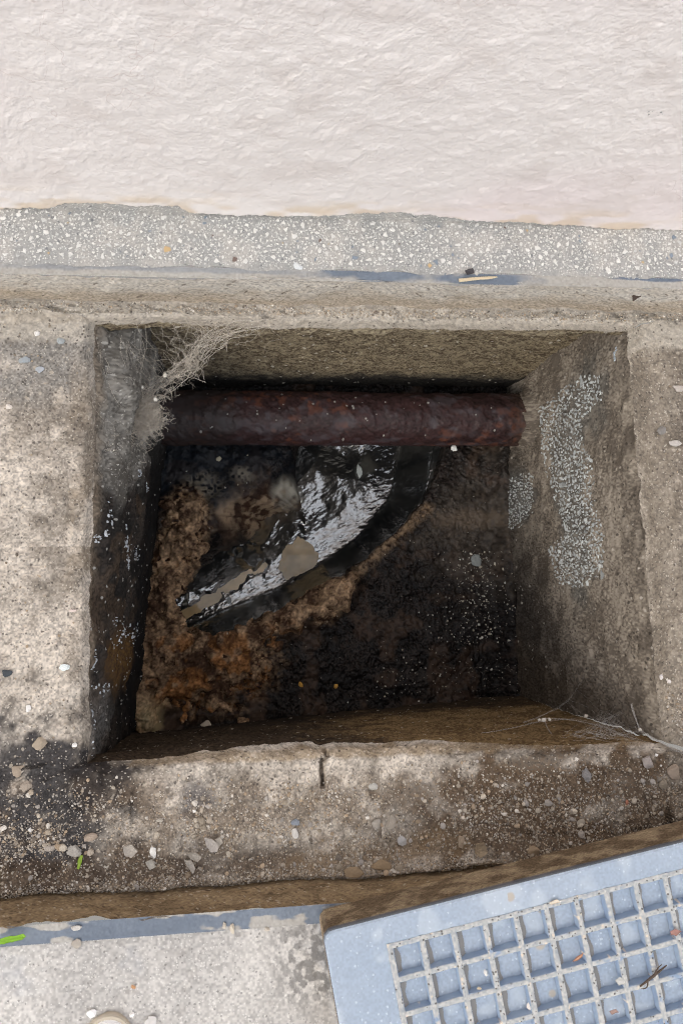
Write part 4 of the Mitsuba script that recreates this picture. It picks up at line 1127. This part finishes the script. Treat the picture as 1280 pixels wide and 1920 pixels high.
def crust_sheet():
    """One fused, lumpy crust: overlapping lumps of many sizes grown together over the sludge."""
    from scipy.ndimage import gaussian_filter
    g = np.random.default_rng(31)
    h = 0.0019
    xs, ys = np.arange(-0.305, 0.26, h), np.arange(-0.325, 0.29, h)
    X, Y = np.meshgrid(xs, ys)
    Z = np.full(X.shape, -9.0)
    base = flz(X, Y)
    areas = [((-0.165, 0.235), (-0.225, 0.0), 0.020, 250), ((-0.225, 0.0), (-0.255, -0.22), 0.018, 230), ((-0.20, -0.10), (-0.02, -0.14), 0.036, 340), ((-0.23, -0.19), (-0.07, -0.20), 0.024, 190),
             ((-0.04, -0.095), (0.22, 0.025), 0.013, 230), ((0.15, -0.01), (0.19, 0.0), 0.022, 70), ((-0.262, -0.25), (-0.258, -0.285), 0.014, 60)]
    wx, wy = 0.012 * (nf(np.stack([X * 60, Y * 60, 0 * X], -1), 3, 7) - 0.5), 0.012 * (nf(np.stack([X * 60, Y * 60, 0 * X], -1), 3, 8) - 0.5)
    for a, b, w, n in areas:
        t = g.uniform(-0.05, 1.05, n)
        for x, y in np.array(a) + np.subtract(b, a) * t[:, None] + g.normal(0, w, (n, 2)):
            r = float(np.clip(g.lognormal(np.log(0.0085), 0.55), 0.003, 0.026))
            i0, i1, j0, j1 = int((y - 2 * r - ys[0]) / h), int((y + 2 * r - ys[0]) / h) + 2, int((x - 2 * r - xs[0]) / h), int((x + 2 * r - xs[0]) / h) + 2
            i0, j0 = max(i0, 0), max(j0, 0)
            if i0 >= i1 or j0 >= j1 or i0 >= len(ys) or j0 >= len(xs):
                continue
            sl = np.s_[i0:i1, j0:j1]
            ca_, sa_, asp = math.cos(r * 9e3), math.sin(r * 9e3), 0.6 + 0.4 * ((r * 7e4) % 1)
            dx, dy = X[sl] + wx[sl] - x, Y[sl] + wy[sl] - y
            u, v = (dx * ca_ + dy * sa_), (-dx * sa_ + dy * ca_) / asp
            d2 = 1 - (u * u + v * v) / (r * r)
            top = base[sl] - 0.004 + 0.75 * r * np.sqrt(np.clip(d2, 0, 1)) + 0.004
            Z[sl] = np.where(d2 > 0, np.maximum(Z[sl], top), Z[sl])
    have = Z > -8
    body = gaussian_filter(have.astype(float), 2.2)
    Z = np.where(have, Z, base - 0.006)
    Z = 0.55 * gaussian_filter(Z, 0.8) + 0.45 * gaussian_filter(Z, 3.0)
    p = np.stack([X, Y, 0 * X], -1)
    Z = Z + 0.006 * (nf(p * 75, 3, 12) - 0.5) + 0.004 * (nz(p * 210, 13) - 0.5) - 0.012 * pits(p, 62, 0.72, 14)
    Z = Z - 0.02 * step(0.45, 0.15, body)
    V = np.stack([X, Y, Z], -1)
    f = grid_faces(*X.shape)
    cen = V.reshape(-1, 3)[f].mean(1)
    ok = ~shapely.contains_xy(hole_poly.buffer(-0.007), cen[:, 0], cen[:, 1]) & (body.reshape(-1)[f].max(1) > 0.12)
    # colour of the material itself: rust, clay and lime in layers
    q = V.reshape(-1, 3)
    n1, n2, n3 = nf(q * 15, 3, 21), nf(q * 48, 3, 22), nz(q * 230, 23)
    t = np.clip((0.5 * n1 + 0.35 * n2 + 0.15 * n3 - 0.41) / 0.24, 0, 1)[:, None]
    c = np.array([(0.060, 0.030, 0.016)]) * (1 - t) + np.array([(0.46, 0.31, 0.19)]) * t
    k = (step(0.52, 0.62, nf(q * 22 + 5, 3, 24)) * step(-0.02, -0.12, q[:, 1]))[:, None]
    c = c * (1 - 0.7 * k) + np.array([(0.33, 0.135, 0.035)]) * 0.7 * k * (0.5 + t)
    k = np.exp(-(((q[:, 0] + 0.26) / 0.03) ** 2 + ((q[:, 1] + 0.265) / 0.04) ** 2))[:, None]
    c = c * (1 - k) + np.array([(0.55, 0.45, 0.28)]) * k * (0.6 + 0.5 * n3[:, None])
    return (q, f[ok]), np.clip(c * (0.65 + 0.7 * n3[:, None]), 0, 0.85)


mesh, col = crust_sheet()
put('rust_crust', mesh, 'stone_colours', f'{pit}__pit_floor', True, col, kind='stuff', label='lumpy rust-brown crust along the left and lower side of the hole')


def floor_ok(f):
    def s(g, n):
        q = f(g, 3 * n)
        return q[~shapely.contains_xy(hole_poly.buffer(0.006), q[:, 0], q[:, 1])][:n]
    return s


pale = np.array([(0.62, 0.58, 0.50), (0.45, 0.40, 0.32), (0.70, 0.68, 0.62)])
fg = scatter(420, floor_ok(lambda g, n: np.c_[g.normal(0.57, 0.055, n), g.uniform(-0.12, 0.12, n)]), 0.0017, 11, flz, pale)
fg += scatter(200, floor_ok(lambda g, n: np.c_[g.uniform(0.30, 0.66, n), g.normal(-0.19, 0.03, n)]), 0.0015, 12, flz, pale, dark=0.7)
fg += scatter(130, floor_ok(lambda g, n: np.c_[g.uniform(-0.28, 0.64, n), g.uniform(-0.28, 0.40, n)]), 0.0014, 13, flz, pale)
mesh, col = join(fg)
put('floor_grit', mesh, 'stone_colours', None, False, col, kind='stuff', label='pale grit scattered on the black sludge of the pit floor')


# ------------------------------------------------------------------ paint flakes on the pit walls
def wall_point(W, x_axis):
    pts = W.reshape(-1, 3)
    tree = cKDTree(pts[:, 1:])
    return lambda y, z: pts[tree.query(np.stack([y, z], -1))[1]]


def flake_on_wall(c, r, nrm, g, aspect, tint):
    nrm = np.array(nrm, float)
    e1 = np.array([0, 1.0, 0])
    e2 = np.cross(nrm, e1)
    n = 6
    a = np.arange(n) * 2 * np.pi / n + g.uniform(-0.4, 0.4, n)
    rr = r * g.uniform(0.4, 1.2, n)
    th = g.uniform(0, np.pi)
    u, w = rr * np.cos(a), rr * np.sin(a) * aspect
    u, w = u * np.cos(th) - w * np.sin(th), u * np.sin(th) + w * np.cos(th)
    ring = c + u[:, None] * e1 + w[:, None] * e2 + nrm * (0.0012 + 0.0007 * g.normal(size=(n, 1)))
    v = np.vstack([c + nrm * 0.0022, ring, ring - nrm * 0.003])
    i = np.arange(n)
    f = np.vstack([np.c_[0 * i, 1 + i, 1 + (i + 1) % n], np.c_[1 + i, 1 + n + i, 1 + n + (i + 1) % n], np.c_[1 + i, 1 + n + (i + 1) % n, 1 + (i + 1) % n]])
    return v, f, np.tile(np.clip(tint * g.uniform(0.55, 1.12), 0, 0.82), (len(v), 1))


PATCH = [[0.468, -0.307], [0.431, -0.223], [0.398, -0.223], [0.38, -0.28], [0.367, -0.322], [0.322, -0.328], [0.279, -0.282], [0.201, -0.281], [0.142, -0.252], [0.03, -0.262], [0.032, -0.318],
         [0.008, -0.388], [0.031, -0.473], [0.107, -0.519], [0.137, -0.427], [0.228, -0.475], [0.313, -0.528], [0.421, -0.546], [0.454, -0.542], [0.456, -0.41]]
PATCH2 = [[0.312, -0.755], [0.31, -0.61], [0.294, -0.58], [0.2, -0.60], [0.164, -0.71], [0.196, -0.75]]
wr = wall_point(WR, 1)
NR = (-1.0, 0, 0.12)


def painted(poly, r, count, seed, thr):
    g = np.random.default_rng(seed)
    P_ = Polygon(poly).buffer(0)
    x0, z0, x1, z1 = P_.bounds
    out, seen = [], []
    tint = np.array((0.66, 0.70, 0.70))
    cand = np.c_[g.uniform(x0 - 0.02, x1 + 0.02, count), g.uniform(z0 - 0.02, z1 + 0.02, count)]
    wob = 0.028 * (np.stack([nf(np.c_[cand * 26, 0 * cand[:, :1]], 3, 3), nf(np.c_[cand * 26, 0 * cand[:, :1]], 3, 4)], -1) - 0.5)
    ok = shapely.contains_xy(P_, *(cand + wob).T)
    dens = nf(np.c_[cand * 22, 0 * cand[:, :1]], 3, 9)
    edge = np.array([P_.exterior.distance(Point(q)) for q in cand])
    keep = g.uniform(0, 1, len(cand)) < (0.2 + 0.8 * step(0.0, 0.014, edge)) * step(thr - 0.08, thr + 0.10, dens)
    cand = cand[ok & keep]
    c3 = wr(cand[:, 0], cand[:, 1])
    cells = {}
    for k, (y, z) in enumerate(cand):
        rad = r * np.exp(g.normal(0, 0.38))
        cx, cz = int(y // 0.006), int(z // 0.006)
        if any((y - a) ** 2 + (z - b) ** 2 < (0.80 * (rad + q)) ** 2 for i in (-1, 0, 1) for j in (-1, 0, 1) for a, b, q in cells.get((cx + i, cz + j), ())):
            continue
        cells.setdefault((cx, cz), []).append((y, z, rad))
        out.append(flake_on_wall(c3[k], rad, NR, g, 0.6, tint))
    return out


fl = painted(PATCH, 0.0042, 15000, 1, 0.26) + painted(PATCH2, 0.0031, 2600, 2, 0.36)
g0 = np.random.default_rng(9)
mesh, col = join(fl)
put('paint_flakes', mesh, 'stone_colours', f'{pit}__right_wall', False, col, kind='stuff', label='patch of crazed white paint flakes on the right wall')
c3 = [wr(np.array(0.46 + dy), np.array(-0.159 + dz)) for dy, dz in ((0, 0), (0.003, 0.003), (0.008, 0.005), (0.012, 0.007), (-0.004, -0.004), (-0.008, -0.006), (-0.006, 0.001))]
mesh, col = join([flake_on_wall(c, 0.0042, NR, g0, 0.7, np.array((0.62, 0.70, 0.78))) for c in c3])
put('paint_drip', mesh, 'stone_colours', f'{pit}__right_wall', False, col, label='pale blue-white paint drip high on the right wall')
# white spots and streaks on the left wall
wl = wall_point(WL, 1)
NL = (1.0, 0, 0.1)
streaks = [(0.251, -0.28, 0.010, 0.022), (0.243, -0.396, 0.008, 0.020), (0.124, -0.235, 0.024, 0.020), (0.088, -0.289, 0.022, 0.03), (0.105, -0.38, 0.01, 0.02), (-0.027, -0.234, 0.008, 0.02),
           (-0.061, -0.475, 0.02, 0.04), (-0.062, -0.271, 0.012, 0.07), (-0.055, -0.36, 0.012, 0.06), (-0.14, -0.18, 0.012, 0.04), (0.15, -0.15, 0.03, 0.01), (0.115, -0.125, 0.008, 0.008), (-0.20, -0.13, 0.03, 0.01), (-0.09, -0.13, 0.02, 0.008)]
parts = []
for y, z, sy, sz in streaks:
    for _ in range(int(9 + 9000 * (sy + 0.01) * (sz + 0.005))):
        yy, zz = y + sy * 0.6 * g0.normal(), z + sz * 0.6 * g0.normal()
        parts.append(flake_on_wall(wl(np.array(yy), np.array(min(zz, -0.11))), 0.0021 * np.exp(g0.normal(0, 0.6)), NL, g0, 0.6, np.array((0.62, 0.66, 0.70))))
mesh, col = join(parts)
put('paint_flakes', mesh, 'stone_colours', f'{pit}__left_wall', False, col, kind='stuff', label='white paint spots and streaks on the black left wall')


# ------------------------------------------------------------------ cobwebs
def tube(path, r, sides=4, taper=None):
    p = np.asarray(path, float)
    t = np.gradient(p, axis=0)
    t /= np.maximum(np.linalg.norm(t, axis=1, keepdims=True), 1e-9)
    up = np.array([0.3, 0.2, 0.93])
    a = np.cross(t, up)
    a /= np.maximum(np.linalg.norm(a, axis=1, keepdims=True), 1e-9)
    b = np.cross(t, a)
    r = np.broadcast_to(r, len(p))[:, None, None]
    ang = np.arange(sides) * 2 * np.pi / sides
    V = p[:, None] + r * (np.cos(ang)[None, :, None] * a[:, None] + np.sin(ang)[None, :, None] * b[:, None])
    n = len(p)
    i = np.arange(n - 1)[:, None] * sides + np.arange(sides)[None]
    j = np.arange(n - 1)[:, None] * sides + (np.arange(sides)[None] + 1) % sides
    f = np.concatenate([np.stack([i, j, j + sides], -1).reshape(-1, 3), np.stack([i, j + sides, i + sides], -1).reshape(-1, 3)])
    return V.reshape(-1, 3), f, np.zeros((n * sides, 3))


def spline(pts, n):
    p = np.asarray(pts, float)
    d = np.r_[0, np.cumsum(np.linalg.norm(np.diff(p, axis=0), axis=1))]
    from scipy.interpolate import PchipInterpolator
    return PchipInterpolator(d, p)(np.linspace(0, d[-1], n))


def strand(a, b, g, sag=0.02, jit=0.004, n=12):
    a, b = np.asarray(a, float), np.asarray(b, float)
    t = np.linspace(0, 1, n)[:, None]
    p = a + (b - a) * t
    L = np.linalg.norm(b - a)
    p[:, 2] -= sag * L * 4 * t[:, 0] * (1 - t[:, 0])
    w = np.sin(np.pi * t)
    return p + w * jit * (np.stack([nf(np.c_[t * 3 + g.uniform(0, 99), t * 0, t * 0], 2, s) for s in (1, 2, 3)], -1).reshape(-1, 3) - 0.5) * 4


g = np.random.default_rng(21)
web = thing('cobweb', 'thick dusty beige cobweb hanging across the back left corner of the pit', 'cobweb')
spine = spline(WEB_SPINE, 60)
th = []
for k in range(26):
    i0, i1 = sorted(g.integers(0, 60, 2))
    if i1 - i0 < 14:
        continue
    seg_ = spine[i0:i1] + g.normal(0, 0.010, 3) + 0.024 * (np.stack([nf(np.c_[spine[i0:i1] * 18 + k * 7.1], 3, s) for s in (1, 2, 3)], -1) - 0.5)
    seg_ = seg_ + 0.010 * (np.stack([nf(np.c_[seg_ * 60 + k * 3.3], 2, s) for s in (4, 5, 6)], -1) - 0.5)
    th.append(tube(seg_, g.uniform(0.00012, 0.00045)))
anchors = np.array(WEB_WALL + WEB_LIP)
for k in range(130):
    a = spine[g.integers(4, 58)] + g.normal(0, 0.006, 3)
    near = anchors[np.argsort(np.linalg.norm(anchors - a, axis=1))[:5]]
    b = near[g.integers(0, 5)] + g.normal(0, 0.012, 3) * [1, 1, 0.6]
    th.append(tube(strand(a, b, g, g.uniform(0.0, 0.25), 0.012, 18), g.uniform(0.00008, 0.0003), 3))
for k in range(12):
    a = spine[g.integers(0, 58)] + g.normal(0, 0.010, 3)
    b = a + g.normal(0, 0.030, 3)
    th.append(tube(strand(a, b, g, 0.15, 0.016, 16), g.uniform(0.00008, 0.0003), 3))
(m, _) = join(th)
put('threads', m, 'web_silk', web, True)
cl = []
cc = np.array(WEB_CLUMP[0])
for k in range(620):
    a = cc + np.array([0.026, 0.030, 0.024]) * g.normal(0, 0.62, 3)
    b = a + g.normal(0, 0.013, 3)
    cl.append(tube(strand(a, b, g, 0.1, 0.012, 7), g.uniform(0.0002, 0.0006), 3))
for k in range(170):
    s = spine[g.integers(0, 24)]
    a = s + g.normal(0, 0.014, 3)
    cl.append(tube(strand(a, a + g.normal(0, 0.014, 3), g, 0.1, 0.012, 7), g.uniform(0.0001, 0.0004), 3))
for k in range(110):
    s = spine[24 + int(26 * g.beta(2, 2))]
    a = s + g.normal(0, 0.013, 3)
    cl.append(tube(strand(a, a + g.normal(0, 0.012, 3), g, 0.1, 0.012, 7), g.uniform(0.0001, 0.0005), 3))
(m, _) = join(cl)
put('dust_clump', m, 'web_silk', web, True, label='dense beige clump of dusty silk')
bits = []
for k, (dx, dy, dz, r) in enumerate([(-0.012, 0.03, 0.012, 0.0065), (-0.016, 0.008, 0.02, 0.005), (-0.028, -0.02, 0.01, 0.006), (-0.045, -0.045, 0.02, 0.006), (0.03, 0.03, 0.02, 0.005), (0.006, 0.05, 0.03, 0.004), (0.05, 0.07, 0.04, 0.005)]):
    bits.append((rock(700 + k, ICO1) * r + cc + [dx, dy, dz], ICO1.faces, np.tile((0.78, 0.75, 0.68), (len(ICO1.vertices), 1))))
for k in range(60):
    s = spine[g.integers(0, 58)] + g.normal(0, 0.014, 3)
    bits.append((rock(730 + k, ICO0) * g.uniform(0.0008, 0.002) + s, ICO0.faces, np.tile((0.70, 0.67, 0.60), (12, 1))))
m, col = join(bits)
put('caught_grit', m, 'stone_colours', web, False, col, kind='stuff')

web = thing('cobweb', 'fine pale cobweb stretched across the front right corner of the pit', 'cobweb')
th = []
for pts, rr in WEB_RIGHT:
    base = spline(pts, 30)
    for k in range(4 if rr > 0.8 else 2):
        th.append(tube(base + 0.006 * (np.stack([nf(base * 14 + 9 * k, 2, s) for s in (1, 2, 3)], -1) - 0.5), rr * 0.00062 * g.uniform(0.4, 0.8), 4))
for k in range(14):
    a = np.array(WEB_RIGHT[k % 3][0][g.integers(0, 5)]) + g.normal(0, 0.004, 3)
    b = np.array(WEB_SHEET[g.integers(0, 5)]) + g.normal(0, 0.02, 3) * [1, 0.3, 1]
    th.append(tube(strand(a, b, g, 0.03, 0.004), 0.00014, 3))
(m, _) = join(th)
put('threads', m, 'fine_silk', web, True)
sh = []
S_ = np.array(WEB_SHEET)
for k in range(110):
    t = g.uniform(0, 1)
    a = S_[0] + (S_[3] - S_[0]) * (0.5 + 0.5 * g.normal(0, 0.6)) + g.normal(0, 0.003, 3)
    b = S_[4] + g.normal(0, 0.010, 3) if g.uniform() < 0.6 else a + [g.normal(0, 0.03), 0.002 * g.normal(), 0.003 * g.normal()]
    sh.append(tube(strand(a, b, g, 0.05, 0.003, 8), 0.00011, 3))
(m, _) = join(sh)
put('sheet', m, 'fine_silk', web, True, label='thin whitish veil of silk')
bits = []
for k, (c, r) in enumerate([((0.529, -0.230, -0.2), 0.005), ((0.540, -0.230, -0.2), 0.004), ((0.520, -0.230, -0.2), 0.0035), ((0.621, -0.23, -0.22), 0.0045), ((0.685, -0.245, -0.14), 0.004)]):
    bits.append((rock(800 + k, ICO1) * r + np.array(c), ICO1.faces, np.tile((0.62, 0.58, 0.52), (len(ICO1.vertices), 1))))
m, col = join(bits)
put('caught_grit', m, 'stone_colours', web, False, col, kind='stuff')

# ------------------------------------------------------------------ splinter, twig, round cap
a, b = np.array(SPLINTER[0]), np.array(SPLINTER[1])
p = strand(a, b, g, 0, 0.0006, 14)
v, f, _ = tube(p, np.interp(np.linspace(0, 1, 14), [0, 0.1, 0.8, 1], [0.0035, 0.0032, 0.0026, 0.0012]), 6)
v[:, 2] = 0.0055 + (v[:, 2] - v[:, 2].mean()) * 0.7
put('splinter', (v, f), 'old_wood', None, 40, label='pale straw-coloured wooden splinter lying on the blue back rim', category='splinter')
p = spline(TWIG, 16) + [0, 0, 0.004]
v, f, _ = tube(p, np.interp(np.linspace(0, 1, 16), [0, 0.5, 1], [0.0012, 0.0022, 0.0010]), 6)
v2, f2, _ = tube(spline([p[8], p[8] + [0.004, 0.010, 0.003], p[8] + [0.012, 0.014, 0.001]], 8), np.linspace(0.0014, 0.0006, 8), 5)
v3, f3, _ = tube(spline([p[4], p[4] + [-0.003, -0.008, 0.002], p[4] + [-0.010, -0.010, 0.0]], 8), np.linspace(0.0013, 0.0005, 8), 5)
put('twig', trimesh.util.concatenate([trimesh.Trimesh(x, y, process=False) for x, y in ((v, f), (v2, f2), (v3, f3))]), 'dark_twig', None, 40,
    label='small dark forked twig lying on the grid of the blue cover', category='twig')

cap = thing('round_cap', 'rounded shiny whitish cap with a cream rim set in the pavement at the bottom border', 'cap')


def lathe(prof, cx, cy, n=72):
    a = np.linspace(0, 2 * np.pi, n + 1)
    V = np.stack([np.stack([cx + r * np.cos(a), cy + r * np.sin(a), np.full(n + 1, z)], -1) for r, z in prof])
    return V.reshape(-1, 3), grid_faces(len(prof), n + 1)


cx, cy = CAP[0][0], CAP[0][1]
put('dome', lathe([(0.0001, 0.016), (0.010, 0.0155), (0.020, 0.0135), (0.027, 0.0095), (0.0295, 0.006)], cx, cy), 'cap_metal', cap, True)
put('rim', lathe([(0.029, 0.0065), (0.0335, 0.0068), (0.0355, 0.0045), (0.036, -0.004)], cx, cy), 'cap_rim', cap, 30)
